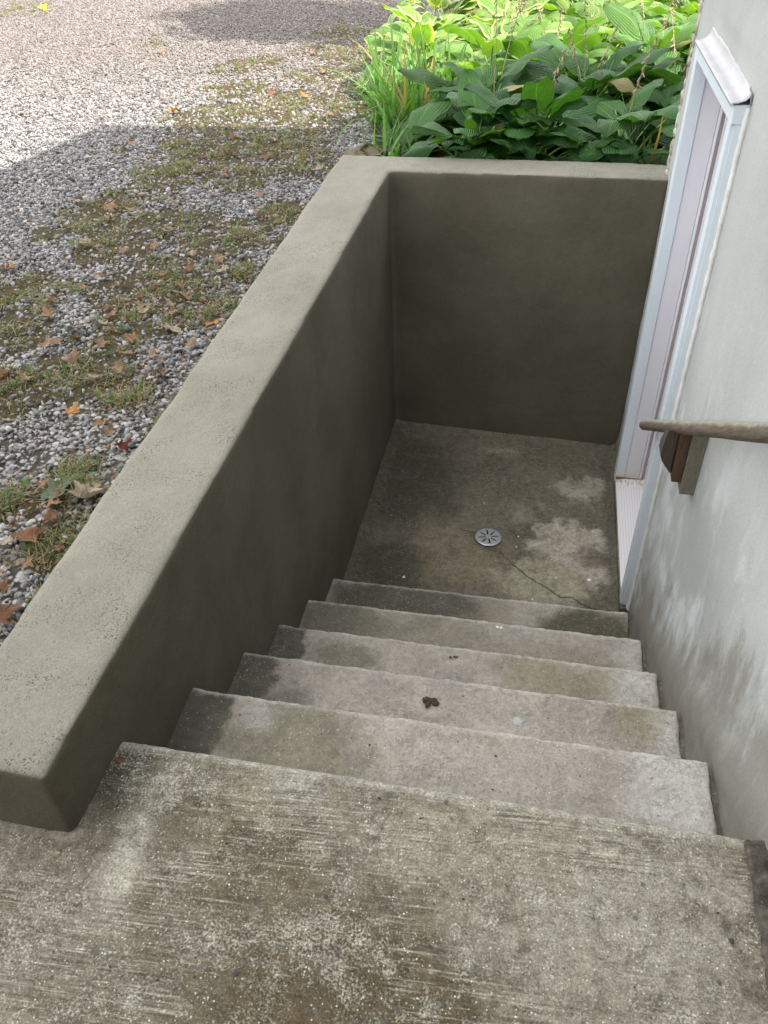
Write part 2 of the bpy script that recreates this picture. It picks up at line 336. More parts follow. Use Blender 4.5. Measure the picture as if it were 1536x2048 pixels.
# ------------------------------------------------------------------ setting: landing slab, pit floor, ground
def tex_displace(o, size, strength, name):
    t = bpy.data.textures.new(name, 'CLOUDS'); t.noise_scale = size; t.noise_depth = 3
    d = o.modifiers.new('wobble', 'DISPLACE'); d.texture = t; d.texture_coords = 'GLOBAL'; d.strength = strength; d.mid_level = .5
def remeshed(o, vox, smooth, amp=((.06, .008), (.015, .003))):
    r = o.modifiers.new('remesh', 'REMESH'); r.mode = 'VOXEL'; r.voxel_size = vox; r.use_smooth_shade = True
    s = o.modifiers.new('smooth', 'SMOOTH'); s.iterations = smooth; s.factor = .5
    for sz, st in amp: tex_displace(o, sz, st, 'clouds')
    return o

bm = bmesh.new(); prism_x(bm, [(-3.2, ZL-.2), (0, ZL-.2), (0, ZL), (-3.2, ZL)], -1.6, W-.04)
# only the visible end needs fine geometry: split in two butted slabs
bm.free(); bm = bmesh.new()
prof = [(-1.0, ZL-.19), (0, ZL-.19), (0, ZL), (-1.0, ZL)]
prism_x(bm, prof, -.75, W-.032)
land = obj('landing', bm, MAT_LANDING); tag(land, kind='structure'); remeshed(land, .009, 3, ((.10, .007), (.02, .003), (.006, .0015)))
bm = bmesh.new(); box(bm, -.75, W-.032, -3.2, -1.0, ZL-.2, ZL-.002); box(bm, -1.6, -.752, -3.2, -.4, ZL-.2, ZL-.002)
tag(obj('porch_floor', bm, MAT_LANDING), kind='structure')

# pit floor as a fine sheet with a hair crack and a hole for the drain
nx, ny = 300, 330
xs = np.linspace(-.06, W+.06, nx); ys = np.linspace(1.50, L+.08, ny); X, Y = np.meshgrid(xs, ys)
Z = (fbm(X, Y, 3, 3, 1)-.5)*.012+(fbm(X, Y, 40, 3, 2)-.5)*.0022
CX, CY, CR_ = .643, 2.143, .058
dr = np.hypot(X-CX, Y-CY); Z -= .010*np.exp(-(dr/.30)**2)
Z += .03*np.clip((X-(W-.075))/.05, 0, 1)*(Y > YN-.05)*(Y < YF+.05) + .022*np.exp(-((X+.0)/.035)**2) + .018*np.exp(-((Y-L)/.03)**2) + .02*np.exp(-((X-W)/.03)**2)
Z += (fbm(X, Y, 25, 2, 4)-.5)*.012*np.exp(-((X)/.05)**2)
crack = np.zeros_like(X)
def carve(pts, wd, dep):
    global crack, Z
    pts = [(a, b) for a, b in pts]; fine = []
    for i in range(len(pts)-1):
        for k in range(6):
            t = k/6; fine.append((pts[i][0]*(1-t)+pts[i+1][0]*t+random.uniform(-.004, .004), pts[i][1]*(1-t)+pts[i+1][1]*t+random.uniform(-.004, .004)))
    fine.append(pts[-1]); d = np.full(X.shape, 9.)
    for i in range(len(fine)-1):
        a = np.array(fine[i]); b = np.array(fine[i+1]); ab = b-a
        t = np.clip(((X-a[0])*ab[0]+(Y-a[1])*ab[1])/(ab@ab+1e-12), 0, 1)
        d = np.minimum(d, np.hypot(X-a[0]-t*ab[0], Y-a[1]-t*ab[1]))
    g = np.clip(1.3-d/wd, 0, 1); crack = np.maximum(crack, g); Z = Z-g*dep
carve([(.70, 2.06), (.74, 2.01), (.782, 1.963)], .0018, .002)
carve([(.782, 1.963), (.862, 1.883), (.957, 1.815), (1.003, 1.777), (1.059, 1.78), (1.126, 1.737), (1.191, 1.71), (1.2, 1.69)], .0038, .006)
carve([(.0, 2.34), (.059, 2.303), (.148, 2.254), (.267, 2.172)], .002, .003)
carve([(.50, 2.19), (.56, 2.175), (.585, 2.165)], .003, .003)
V = np.c_[X.ravel(), Y.ravel(), Z.ravel()]
idx = np.arange(nx*ny).reshape(ny, nx)
F = np.c_[idx[:-1, :-1].ravel(), idx[:-1, 1:].ravel(), idx[1:, 1:].ravel(), idx[1:, :-1].ravel()]
fc = V[F].mean(1); F = F[np.hypot(fc[:, 0]-CX, fc[:, 1]-CY) > CR_]
tag(npmesh('pit_floor', V, F, MAT_FLOOR, attrs={'crack': crack.ravel()}), kind='structure')

# ------------------------------------------------------------------ the stairs
stairs = thing('concrete_stairs', 'flight of worn grey concrete steps going down beside the olive cement wall to the drain', 'stairs', (W/2, .8, 0))
for i in range(1, 6):
    y0, y1, z = NY[i-1]-.012, NY[i], NZ[i]
    zz = z-.23 if i < 5 else -.03
    bm = bmesh.new(); prism_x(bm, [(y0-.02, zz), (y1, zz), (y1, z), (y0-.02, z-.004)], -.03, W-.028)
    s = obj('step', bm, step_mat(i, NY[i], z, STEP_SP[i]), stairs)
    remeshed(s, .0085, 3, ((.08, .010), (.02, .005), (.007, .002)))
s_ = [c for c in C.objects if c.parent == stairs]
s_[-1]['label'] = 'lowest step, dark with damp green-black mould'
bm = bmesh.new()                                     # dirty mortar packed between steps and house wall
for i in range(1, 6): box(bm, W-.05, W+.012, NY[i-1]-.01, NY[i]-.012, NZ[i]-.22 if i < 5 else -.03, NZ[i]-.02)
mort = obj('mortar_joint', bm, concrete('dirty_mortar', (.23, .22, .185), (.42, .41, .38), (.09, .085, .065), .6, 0, .6, 1.4, bleach=.3), stairs)
remeshed(mort, .009, 2, ((.04, .012), (.012, .006)))
def fl_mat():
    m = M('dark_dirty_mortar', .95, .15); p = m.pos()
    c = m.mix(m.rng(m.noise(p, 20, 6, .7), .35, .65), (.055, .048, .038), (.15, .135, .11))
    c = m.mix(m.rng(m.noise(m.pos(sc=(1, .5, 1)), 34, 5, .75), .66, .72), c, (.62, .61, .57)); m.col(c)
    m.bump(m.noise(p, 60, 6, .7), .8, .006); return m.mat
bm = bmesh.new(); box(bm, W-.045, W+.03, -1.2, -.004, ZL-.06, ZL+.012)
ed = obj('edge_mortar', bm, fl_mat()); tag(ed, 'dark crumbling mortar strip with white paint flecks, landing edge by the house wall', 'mortar strip')
remeshed(ed, .006, 2, ((.03, .016), (.01, .007)))

# ------------------------------------------------------------------ the low wall round the stairwell
def wall_mesh():
    bm = bmesh.new()
    t = [(-.2601, -.2183, 1.3903), (-.0089, -.2183, 1.3903), (0, L, 1.4609), (W+.01, L-.0434, 1.4699), (W+.01, L+.2376-.046, 1.4699), (-.2968, L+.2376, 1.4609)]
    b = [(x-(.03 if i in (0, 5) else 0)+(.012 if i in (1,) else 0), y-(.01 if i < 2 else 0), -.12 if i not in (0, 1) else -.12) for i, (x, y, z) in enumerate(t)]
    tv = [bm.verts.new(p) for p in t]; bv = [bm.verts.new(p) for p in b]
    n = 6
    bm.faces.new((tv[0], tv[1], tv[2], tv[5])); bm.faces.new((tv[2], tv[3], tv[4], tv[5]))
    bm.faces.new((bv[5], bv[2], bv[1], bv[0])); bm.faces.new((bv[5], bv[4], bv[3], bv[2]))
    for i in range(n): bm.faces.new((tv[i], bv[i], bv[(i+1) % n], tv[(i+1) % n]))
    return bm
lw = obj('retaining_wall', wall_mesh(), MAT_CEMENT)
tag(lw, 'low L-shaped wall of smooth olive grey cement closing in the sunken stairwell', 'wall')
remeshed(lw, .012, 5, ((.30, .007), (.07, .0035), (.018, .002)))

bm = bmesh.new(); box(bm, -.30, .012, -.236, -.20, 1.15, 1.199)
sk = obj('mortar_skirt', bm, concrete('pale_mortar', (.36, .33, .28), (.50, .48, .43), (.16, .14, .11), .4, 0, .5, 1.5, bleach=.3), lw, False)
remeshed(sk, .006, 2, ((.03, .010), (.01, .008)))
# ------------------------------------------------------------------ the house
house = thing('house', 'pale grey stuccoed house on the right with a white framed basement door', 'house', (W+2, 0, 0))
Y0, Y1 = -3.0, 3.10
yl = np.unique(np.r_[np.linspace(Y0, -.8, 30), np.arange(-.8, Y1-.01, .02), YN+.012, YF-.005, Y1-.012]); zl = np.unique(np.r_[np.arange(-.12, 2.6, .02), ZS-.01, ZT-.01, np.linspace(2.6, 5.3, 20)])
yy, zz = np.meshgrid(yl, zl)
xx = W+(fbm(yy, zz, 1.5, 3, 5)-.5)*.010+(fbm(yy, zz, 12, 3, 6)-.5)*.003
sline = np.maximum(1.19-.655*yy, 0.0); ab = zz-sline
xx = xx-.016*np.exp(-(np.maximum(ab, 0)/.06)**2)*(1+.8*(fbm(yy, zz, 30, 2, 8)-.5))
cl = (yy > YN-.06) & (yy < YF+.06) & (zz < ZT+.1); xx = np.where(cl, W+.001, xx)
V = np.c_[xx.ravel(), yy.ravel(), zz.ravel()]; ny_, nx_ = yy.shape; idx = np.arange(ny_*nx_).reshape(ny_, nx_)
F = np.c_[idx[:-1, :-1].ravel(), idx[1:, :-1].ravel(), idx[1:, 1:].ravel(), idx[:-1, 1:].ravel()]
fc = V[F].mean(1); keep = ~((fc[:, 1] > YN+.012) & (fc[:, 1] < YF-.005) & (fc[:, 2] > ZS-.01) & (fc[:, 2] < ZT-.01))
npmesh('wall', V, F[keep], MAT_STUCCO, house)
bm = bmesh.new()                                     # the body behind that face
box(bm, W+.25, 6.5, Y0, Y1-.003, -.1, 5.25)
box(bm, W+.004, W+.25, YF+.02, Y1-.003, -.1, 5.25); box(bm, W+.012, W+.25, Y0, YN-.02, -.1, 5.25)
box(bm, W+.012, W+.25, YN-.02, YF+.02, ZT+.02, 5.25)
obj('masonry_core', bm, MAT_STUCCO, house)
bm = bmesh.new()                                     # rough broken edge where the stucco stops at the corner
z = 1.30
while z < 5.2:
    h = random.uniform(.035, .085); yc = 3.128-.16*min(max(z-1.46, 0), 1.0)*.75
    mt = Matrix.Translation((W-.001+random.uniform(0, .004), yc+random.uniform(-.004, .006), z+h*.45))@Matrix.Diagonal((.013, random.uniform(.017, .028), h*.56, 1))
    bmesh.ops.create_icosphere(bm, subdivisions=2, radius=1, matrix=mt); z += h*.86
for v in bm.verts: v.co += mn.noise_vector(v.co*28)*.007
obj('corner_edge', bm, MAT_BEAD, house, True)
bm = bmesh.new()                                     # roof: eave corner at (.95, 3.43, 5.4), rising towards the porch
vs = [bm.verts.new(p) for p in ((.95, 3.43, 5.27), (6.8, 3.43, 5.27), (6.8, -3.6, 6.60), (.95, -3.6, 6.60), (.95, 3.43, 5.45), (6.8, 3.43, 5.45), (6.8, -3.6, 6.80), (.95, -3.6, 6.80))]
for f in ((0, 1, 2, 3), (4, 5, 6, 7), (0, 1, 5, 4), (1, 2, 6, 5), (2, 3, 7, 6), (3, 0, 4, 7)): bm.faces.new([vs[i] for i in f])
obj('roof', bm, MAT_ROOF, house)
bm = bmesh.new(); prism_x(bm, [(Y0, 5.24), (Y1-.01, 5.24), (Y1-.01, 5.34), (Y0, 6.50)], W+.013, 6.49); obj('gable', bm, MAT_SIDING, house)
bm = bmesh.new(); box(bm, -2.6, W+.01, -4.6, -3.1, .6, 5.0); obj('porch_wing', bm, MAT_SIDING, house)

door = bpy.data.objects.new('door', None); C.objects.link(door); door.parent = house; door.matrix_parent_inverse = Matrix.Translation(house.location).inverted(); door.location = (W, (YN+YF)/2, ZS)
def dpart(name, bm, mat, smooth=False):
    me = bpy.data.meshes.new(name); bmesh.ops.recalc_face_normals(bm, faces=bm.faces); bm.to_mesh(me); bm.free()
    if smooth: me.polygons.foreach_set('use_smooth', [True]*len(me.polygons))
    o = bpy.data.objects.new(name, me); C.objects.link(o); me.materials.append(mat); o.parent = door
    o.matrix_parent_inverse = (Matrix.Translation(door.location)).inverted(); return o
def dbox(name, d, mat, bev=.0025):
    bm = bmesh.new(); box(bm, *d)
    bmesh.ops.bevel(bm, geom=bm.edges[:], offset=bev, segments=2, affect='EDGES', profile=.5); return dpart(name, bm, mat)
XF = 1.256
dbox('slab', (1.416, 1.455, YN+.03, YF-.01, ZS+.02, ZT-.02), MAT_DOOR)
# far side: stepped profile of casing, jamb, stop and gasket, all facing the camera
dbox('casing', (XF, 1.304, YF-.012, YF+.05, ZS-.02, ZT), MAT_CASING)
dbox('casing', (XF, XF+.030, YN, YN+.052, ZS-.012, ZT), MAT_CASING)
dbox('casing', (XF-.001, W+.004, YN-.010, YF+.05, ZT-.042, ZT+.008), MAT_CASING)
dbox('jamb', (1.305, 1.378, YF-.004, YF+.03, ZS-.02, ZT-.03), MAT_JAMB)
dbox('jamb', (XF+.031, 1.42, YN-.004, YN+.028, ZS-.02, ZT-.03), MAT_JAMB)
dbox('jamb', (XF+.031, 1.42, YN+.029, YF-.005, ZT-.045, ZT-.012), MAT_JAMB)
dbox('weatherstrip', (1.379, 1.389, YF-.017, YF+.01, ZS, ZT-.04), MAT_STOP)
dbox('gasket', (1.390, 1.402, YF-.010, YF+.01, ZS, ZT-.04), MAT_GASKET, .001)
dbox('weatherstrip', (1.403, 1.415, YF-.022, YF+.01, ZS, ZT-.04), MAT_STOP)
# near casing return to the wall and its caulk bead
bm = bmesh.new(); prism_y(bm, [(XF+.012, ZS-.01), (W, ZS-.01), (W, ZT), (XF+.012, ZT)], YN-.006, YN+.02); dpart('casing_return', bm, MAT_CASING)
pth = []; rad = []
z = ZS-.03
while z < ZT+.01:
    pth.append((W-.004+random.uniform(-.001, .001), YN-.010+random.uniform(-.0012, .0012), z)); rad.append(.0085+random.uniform(-.0012, .0012)+(.004 if z < ZS else 0)); z += .018
V, F = tube(pth, rad, 8)
ck = npmesh('caulk_bead', V, F, MAT_CAULK); ck.parent = door; ck.matrix_parent_inverse = Matrix.Translation(door.location).inverted()
bm = bmesh.new(); prism_y(bm, [(1.262, ZS-.022), (1.45, ZS-.022), (1.45, ZS+.012), (1.30, ZS+.004), (1.262, ZS-.004)], YN+.004, YF+.0); dpart('threshold', bm, MAT_SILL)
dbox('dirt_line', (1.262, 1.40, YF-.020, YF-.0125, ZS-.002, ZS+.010), flat('brown_grime', (.16, .11, .06), .9, .2, (60, .6, .004)), .002)
bm = bmesh.new(); box(bm, 1.258, 1.46, YN-.02, YF+.03, -.05, ZS-.024); cb = dpart('curb', bm, MAT_FLOOR)
# header drip cap: bent strip, front lip turned down, upstand taped to the wall
nY = 46; ya, yb = YN-.016, YF+.03; V = []; 
for k in range(nY):
    t = k/(nY-1); y = ya+(yb-ya)*t; j = random.uniform(-1, 1)
    top = ZT+.040+.012*fbm(np.array([y]), np.array([0.]), 14, 3, 3)[0]+.012*t+.0012*j
    if t < .06: top -= .035*(1-t/.06)
    if t > .94: top -= .0
    b1 = .0009*math.sin(y*13)+.0003*j
    for (x, z) in ((1.244, ZT+.006), (1.243, ZT+.012), (1.247, ZT+.015), (1.262, ZT+.016+b1), (1.280, ZT+.022+b1), (1.288, ZT+.030), (1.2925, ZT+.040), (1.2945, (ZT+.040+top)/2), (1.2955, top), (1.302, top-.001)):
        V.append((x, y, z))
V = np.array(V); idx = np.arange(len(V)).reshape(nY, 10)
F = np.c_[idx[:-1, :-1].ravel(), idx[:-1, 1:].ravel(), idx[1:, 1:].ravel(), idx[1:, :-1].ravel()]
dc = npmesh('drip_cap', V, F, MAT_CAP); dc.parent = door; dc.matrix_parent_inverse = Matrix.Translation(door.location).inverted()
so_ = dc.modifiers.new('thick', 'SOLIDIFY'); so_.thickness = .0025; so_.offset = -1

# ------------------------------------------------------------------ handrail
hr = thing('handrail', 'weathered round wooden handrail with its stepped wall bracket, right of the stairs', 'handrail', (W, 1.19, 1.1))
XR = W-.08; sl0 = (1.79-.913)/(.48-1.853)
P = []; R_ = []
for k in range(60):
    t = k/59; y = 1.862-t*2.3
    e = max(0, 1-t*2.3/.02); P.append((XR, y, .909+sl0*(y-1.853))); R_.append(.0203*math.sqrt(max(.12, 1-e*e*.9)))
V, F = tube(P, R_, 20)
n0 = len(V); V = np.vstack([V, [P[0]], [P[-1]]]); F = list(map(list, F))
rl = npmesh('rail', V, F, MAT_RAIL, hr)
bm = bmesh.new(); bm.from_mesh(rl.data)
bm.verts.ensure_lookup_table(); bmesh.ops.holes_fill(bm, edges=[e for e in bm.edges if e.is_boundary], sides=30)
for v in bm.verts: v.co += mn.noise_vector(v.co*14)*.0012
bmesh.ops.recalc_face_normals(bm, faces=bm.faces); bm.to_mesh(rl.data); bm.free(); rl.data.polygons.foreach_set('use_smooth', [True]*len(rl.data.polygons))
br = bpy.data.objects.new('bracket', None); C.objects.link(br); br.parent = hr; br.matrix_parent_inverse = Matrix.Translation(hr.location).inverted(); br.location = (W, 1.2, 1.2)
def bpart(name, prof, y0, y1, mat):
    bm = bmesh.new(); prism_y(bm, prof, y0, y1)
    # the top follows the slope of the rail
    for v in bm.verts:
        if v.co.z > 1.29: v.co.z += sl0*(v.co.y-1.19)
    bmesh.ops.bevel(bm, geom=bm.edges[:], offset=.0022, segments=2, affect='EDGES', profile=.5)
    me = bpy.data.meshes.new(name); bmesh.ops.recalc_face_normals(bm, faces=bm.faces); bm.to_mesh(me); bm.free(); me.materials.append(mat)
    o = bpy.data.objects.new(name, me); C.objects.link(o); o.parent = br; o.matrix_parent_inverse = Matrix.Translation(br.location).inverted()
zt = .913+sl0*(1.19-1.853)-.018
bpart('wall_block', [(W+.008, 1.093), (1.257, 1.093), (1.255, zt), (W+.008, zt)], 1.185, 1.262, MAT_BR_G)
bpart('middle_block', [(1.2555, 1.128), (1.228, 1.128), (1.2255, 1.148), (1.2215, zt), (1.2545, zt)], 1.197, 1.262, MAT_BR_B)
bpart('outer_block', [(1.2205, 1.150), (1.190, 1.192), (1.180, 1.215), (1.181, 1.24), (1.187, zt), (1.2205, zt)], 1.208, 1.262, MAT_BR_D)

# ------------------------------------------------------------------ drain
def steel():
    m = M('brushed_steel', .38, .5); m.b.inputs['Metallic'].default_value = .75; p = m.pos()
    m.col(m.mix(m.rng(m.noise(p, 120, 5, .7), .55, .66), (.50, .515, .545), (.30, .26, .19))); m.bump(m.noise(p, 200, 3), .15, .002); return m.mat
dr_ = thing('floor_drain', 'round steel drain cover with eight radial slots in the pit floor', 'drain', (CX, CY, -.012))
R0 = .0655; nr = 42; na = 512; V = []; 
for i in range(nr+1):
    r = .0015+(R0-.0015)*i/nr
    for k in range(na):
        a = 2*math.pi*k/na; V.append((CX+r*math.cos(a), CY+r*math.sin(a), -.0045-.0022*max(0, (r-.060)/.0055)**2+.0012))
V = np.array(V); F = []
for i in range(nr):
    for k in range(na):
        r = .0015+(R0-.0015)*(i+.5)/nr; a = 2*math.pi*(k+.5)/na
        d = min(abs((a-(.24+j*math.pi/4)+math.pi) % (2*math.pi)-math.pi) for j in range(8))
        if .0150 < r < .0500 and math.sin(min(d, 1.5))*r < .0036: continue
        k2 = (k+1) % na; F.append((i*na+k, i*na+k2, (i+1)*na+k2, (i+1)*na+k))
cv = npmesh('cover', V, F, steel(), dr_); s1 = cv.modifiers.new('thick', 'SOLIDIFY'); s1.thickness = .003; s1.offset = -1
bm = bmesh.new(); bmesh.ops.create_cone(bm, cap_ends=True, segments=24, radius1=.004, radius2=.003, depth=.0025, matrix=Matrix.Translation((CX, CY, -.0022)))
obj('screw', bm, flat('dark_screw', (.05, .05, .05), .4), dr_)
pV = []; pF = []
for i, z in enumerate((-.006, -.12)):
    for k in range(32): a = 2*math.pi*k/32; pV.append((CX+.059*math.cos(a), CY+.059*math.sin(a), z))
pV.append((CX, CY, -.12))
bm = bmesh.new(); vv = [bm.verts.new(p) for p in pV]
for k in range(32):
    k2 = (k+1) % 32; bm.faces.new((vv[k], vv[k2], vv[32+k2], vv[32+k])); bm.faces.new((vv[32+k], vv[32+k2], vv[64]))
obj('pipe', bm, flat('dark_pipe', (.012, .012, .012), .9), dr_)

# ------------------------------------------------------------------ ground sheet
PATCH = [(-1.43,3.67,.18),(-1.34,4.19,.39),(-1.5,3.76,.18),(-1.59,3.21,.17),(-1.56,2.8,.16),(-1.24,2.6,.17),(-1.1,2.88,.18),(-.73,2.72,.17),(-.92,2.22,.2),(-.68,2.2,.13),(-.65,2.8,.1),(-1.5,2.05,.13),(-1.29,2.02,.11),(-.82,1.76,.14),(-.6,1.87,.1),(-.67,1.39,.14),(-.94,1.35,.16),(-1.27,1.7,.12),(-.68,.69,.06),(-.48,.53,.07),(-.54,.81,.05),(-.57,1.26,.05),(-.65,3.93,.18),(-.95,3.71,.18),(-.58,3.08,.1),(-1.16,5.52,.23),(-1.34,5.35,.3),(-1.23,6.39,.26),(-1.41,7.48,.29),(-.78,5.39,.19),(-1.74,5.82,.25),(-3.23,7.7,.16),(-1.97,6.77,.28),(-1.57,4.9,.33),(-6.17,10.05,.57),(-1.05,1.3,.11),(-.49,1.98,.06),(-1.46,8.57,.32),(-.55,2.35,.07),(-.5,.79,.03),(-.95,4.9,.3),(-.75,6.0,.25),(-1.0,7.1,.3),(-.9,4.35,.25)]
def patchiness(x, y):
    g = np.zeros_like(x)
    dx = (fbm(x, y, 5, 3, 21)-.5)*.25; dy = (fbm(x, y, 5, 3, 22)-.5)*.35
    for a, b, r in PATCH: g = np.maximum(g, 1-np.hypot(x+dx-a, (y+dy-b)*.72)/(r*1.6))
    return np.clip(g*2.2, 0, 1)*(.35+.65*(fbm(x, y, 9, 3, 23) > .36))
def groundmat():
    m = M('gravel_bed', .95, .2); p = m.pos()
    v = m.n('TexVoronoi', {'Vector': p, 'Scale': 46, 'Randomness': 1.}); r = m.n('SeparateColor', {0: v.outputs['Color']}).outputs
    st = m.mix(r[0], (.16, .155, .15), (.42, .41, .40)); dd = v.outputs['Distance']
    soil = m.mix(m.rng(m.noise(p, 5, 6, .65), .35, .65), (.035, .031, .025), (.080, .068, .050))
    far = m.rng(m.n('VectorMath', {0: p, 1: (1, 1, 0)}, operation='DOT_PRODUCT').outputs['Value'], 4, 9)
    c = m.mix(m.rng(dd, .62, .42), soil, st)
    m.col(c); m.bump(m.ma('SUBTRACT', m.ma('MULTIPLY', m.noise(p, 8, 5), .6), dd), .8, .014); return m.mat
MAT_GROUND = groundmat()
bm = bmesh.new()
for (x0, x1, y0, y1) in ((-150, -.2, L+.12, 150), (-.2, 150, L+.12, 150), (-150, -1.6, -150, L+.12), (-1.6, -.2, -.25, L+.12)):
    bm.faces.new([bm.verts.new(p) for p in ((x0, y0, ZG), (x1, y0, ZG), (x1, y1, ZG), (x0, y1, ZG))])
for (x0, x1, y0, y1) in ((-1.6, 150, -150, -3.2),):
    bm.faces.new([bm.verts.new(p) for p in ((x0, y0, ZG-.03), (x1, y0, ZG-.03), (x1, y1, ZG-.03), (x0, y1, ZG-.03))])
tag(obj('ground', bm, MAT_GROUND), kind='structure')

def ico(sub=1):
    bm = bmesh.new(); bmesh.ops.create_icosphere(bm, subdivisions=sub, radius=1)
    v = np.array([tuple(a.co) for a in bm.verts]); f = np.array([[a.index for a in b.verts] for b in bm.faces]); bm.free(); return v, f
def stones(N, xy, rad, cols, name, label, cat, seed, jit=.34):
    r2 = np.random.default_rng(seed); v, f = ico(1); n = len(xy)
    s = rad[:, None]*np.c_[r2.uniform(.75, 1.45, n), r2.uniform(.65, 1.1, n), r2.uniform(.38, .8, n)]
    base = v[None]*s[:, None, :]*(1+r2.uniform(-jit, jit, (n, len(v), 1)))
    q = r2.normal(size=(n, 4)); q[:, 1:3] *= .45; q /= np.linalg.norm(q, axis=1)[:, None]
    a, b, c, d = q.T
    Rm = np.stack([np.stack([1-2*(c*c+d*d), 2*(b*c-a*d), 2*(b*d+a*c)], -1), np.stack([2*(b*c+a*d), 1-2*(b*b+d*d), 2*(c*d-a*b)], -1), np.stack([2*(b*d-a*c), 2*(c*d+a*b), 1-2*(b*b+c*c)], -1)], 1)
    P = np.einsum('nij,nkj->nki', Rm, base); P[:, :, 0] += xy[:, 0:1]; P[:, :, 1] += xy[:, 1:2]; P[:, :, 2] += ZG+(rad*r2.uniform(-.15, .75, n))[:, None]
    FF = (f[None]+np.arange(n)[:, None, None]*len(v)).reshape(-1, 3)
    return npmesh(name, P.reshape(-1, 3), FF, None, smooth=False, attrs={'tint': np.repeat(cols, len(v), 0)})
def stonemat():
    m = M('crushed_stone', .88, .3); a = m.n('Attribute', attribute_name='tint').outputs['Color']
    n = m.noise(m.pos(), 160, 4, .6); c = m.mix(m.rng(n, .3, .7, 0, .45), a, m.mix(1., a, (.55, .53, .50), 'MULTIPLY'))
    m.col(c); m.bump(n, .4, .002); return m.mat
MAT_STONE = stonemat()
def gen_xy(x0, x1, y0, y1, dens, r2, keepf):
    n = int((x1-x0)*(y1-y0)*dens); x = r2.uniform(x0, x1, n); y = r2.uniform(y0, y1, n); k = keepf(x, y, r2.uniform(0, 1, n)); return np.c_[x[k], y[k]]
def frust(x, y): # only where the photo's stand-point (and a step beside it) can see the ground
    return (x < -.30) & (x > -1.15-.62*(y+.6)) & ((x < -.45-.02*y) | (y < 4.2) | True)
r2 = np.random.default_rng(3)
def keepn(x, y, u):
    bare = fbm(x, y, 2.4, 4, 31); pt = patchiness(x, y)
    pr = np.where(bare < .40, .6, 1.0)*(1-.40*pt); return frust(x, y) & (u < pr) & (x < -.27)
def keepbed(x, y): return ~((x > -.55-.02*y) & (y > 4.6)) 
a = gen_xy(-4.0, -.27, -.25, 4.8, 5200, r2, keepn)
b = gen_xy(-7.8, -.4, 4.8, 12.5, 2300, r2, lambda x, y, u: frust(x, y) & (x < -.62-.05*(y-4.8)) & (u < 1-.45*patchiness(x, y)))
b2 = gen_xy(-.5, .0, 3.32, 4.8, 1500, r2, lambda x, y, u: (u < .5) & (x < -.1-.3*(y-3.3)))
xy = np.r_[a, b, b2]; n = len(xy)
rad = np.r_[r2.lognormal(math.log(.0067), .34, len(a)), r2.lognormal(math.log(.0092), .30, len(b)), r2.lognormal(math.log(.009), .3, len(b2))]
rad = np.clip(rad, .003, .017)
g = np.clip(r2.normal(.255, .12, n), .05, .56); warm = r2.normal(0, .035, (n, 1)); hue = np.c_[1+warm[:, 0], np.ones(n), 1-warm[:, 0]]
cols = g[:, None]*hue*np.array([1.0, .985, 1.0]); k = r2.uniform(0, 1, n) < .07; cols[k] *= np.array([1.15, .88, .72])
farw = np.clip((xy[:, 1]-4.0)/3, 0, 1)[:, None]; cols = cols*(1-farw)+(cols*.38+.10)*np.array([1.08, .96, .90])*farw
gr = stones(n, xy, rad, cols, 'gravel', '', '', 5); gr.data.materials.append(MAT_STONE); tag(gr, 'loose grey crushed stone covering the drive', 'gravel', kind='stuff')

# ------------------------------------------------------------------ grass, weeds, litter
def blades(pts, n, h, wd, lean, name, seed, colA, colB, bend=.6):
    r2 = np.random.default_rng(seed); N = len(pts); seg = 4
    az = r2.uniform(0, 2*np.pi, N); hh = h*r2.uniform(.45, 1.25, N); le = np.clip(r2.normal(lean, .25, N), 0, 1.45)
    t = np.linspace(0, 1, seg+1)
    ang = le[:, None]*(.4+t[None]*bend*1.6)
    dl = hh[:, None]/seg
    rx = np.concatenate([np.zeros((N, 1)), np.cumsum(np.sin(ang[:, 1:])*dl, 1)], 1); rz = np.concatenate([np.zeros((N, 1)), np.cumsum(np.cos(ang[:, 1:])*dl, 1)], 1)
    w_ = wd*r2.uniform(.6, 1.3, N)[:, None]*np.array([.8, 1, .85, .55, .06])[None]
    cx = pts[:, 0:1]+rx*np.cos(az)[:, None]; cy = pts[:, 1:2]+rx*np.sin(az)[:, None]; cz = pts[:, 2:3]+rz
    sx = -np.sin(az)[:, None]*w_; sy = np.cos(az)[:, None]*w_
    V = np.stack([np.stack([cx-sx, cy-sy, cz], -1), np.stack([cx+sx, cy+sy, cz], -1)], 2).reshape(N, -1, 3)
    base = np.array([[2*i, 2*i+1, 2*i+3, 2*i+2] for i in range(seg)])
    F = (base[None]+np.arange(N)[:, None, None]*(2*(seg+1))).reshape(-1, 4)
    m_ = r2.uniform(0, 1, (N, 1)); col = np.array(colA)[None]*(1-m_)+np.array(colB)[None]*m_; col *= r2.uniform(.7, 1.25, (N, 1))
    return V.reshape(-1, 3), F, np.repeat(col, 2*(seg+1), 0)
def leafmat(name, attr=True, trans=.35, rough=.5, c=None):
    m = M(name, rough, .35)
    a = m.n('Attribute', attribute_name='tint').outputs['Color'] if attr else m.mix(0., c, c)
    m.col(a); tr = m.n('BsdfTranslucent', {'Color': m.mix(1., a, (1.5, 1.7, .7), 'MULTIPLY')})
    mx = m.n('MixShader', {0: trans, 1: m.b.outputs[0], 2: tr.outputs[0]})
    m.t.links.new(mx.outputs[0], m.t.nodes['Material Output'].inputs['Surface']); return m.mat
MAT_GRASS = leafmat('weed_grass')
r2 = np.random.default_rng(9); pts = []
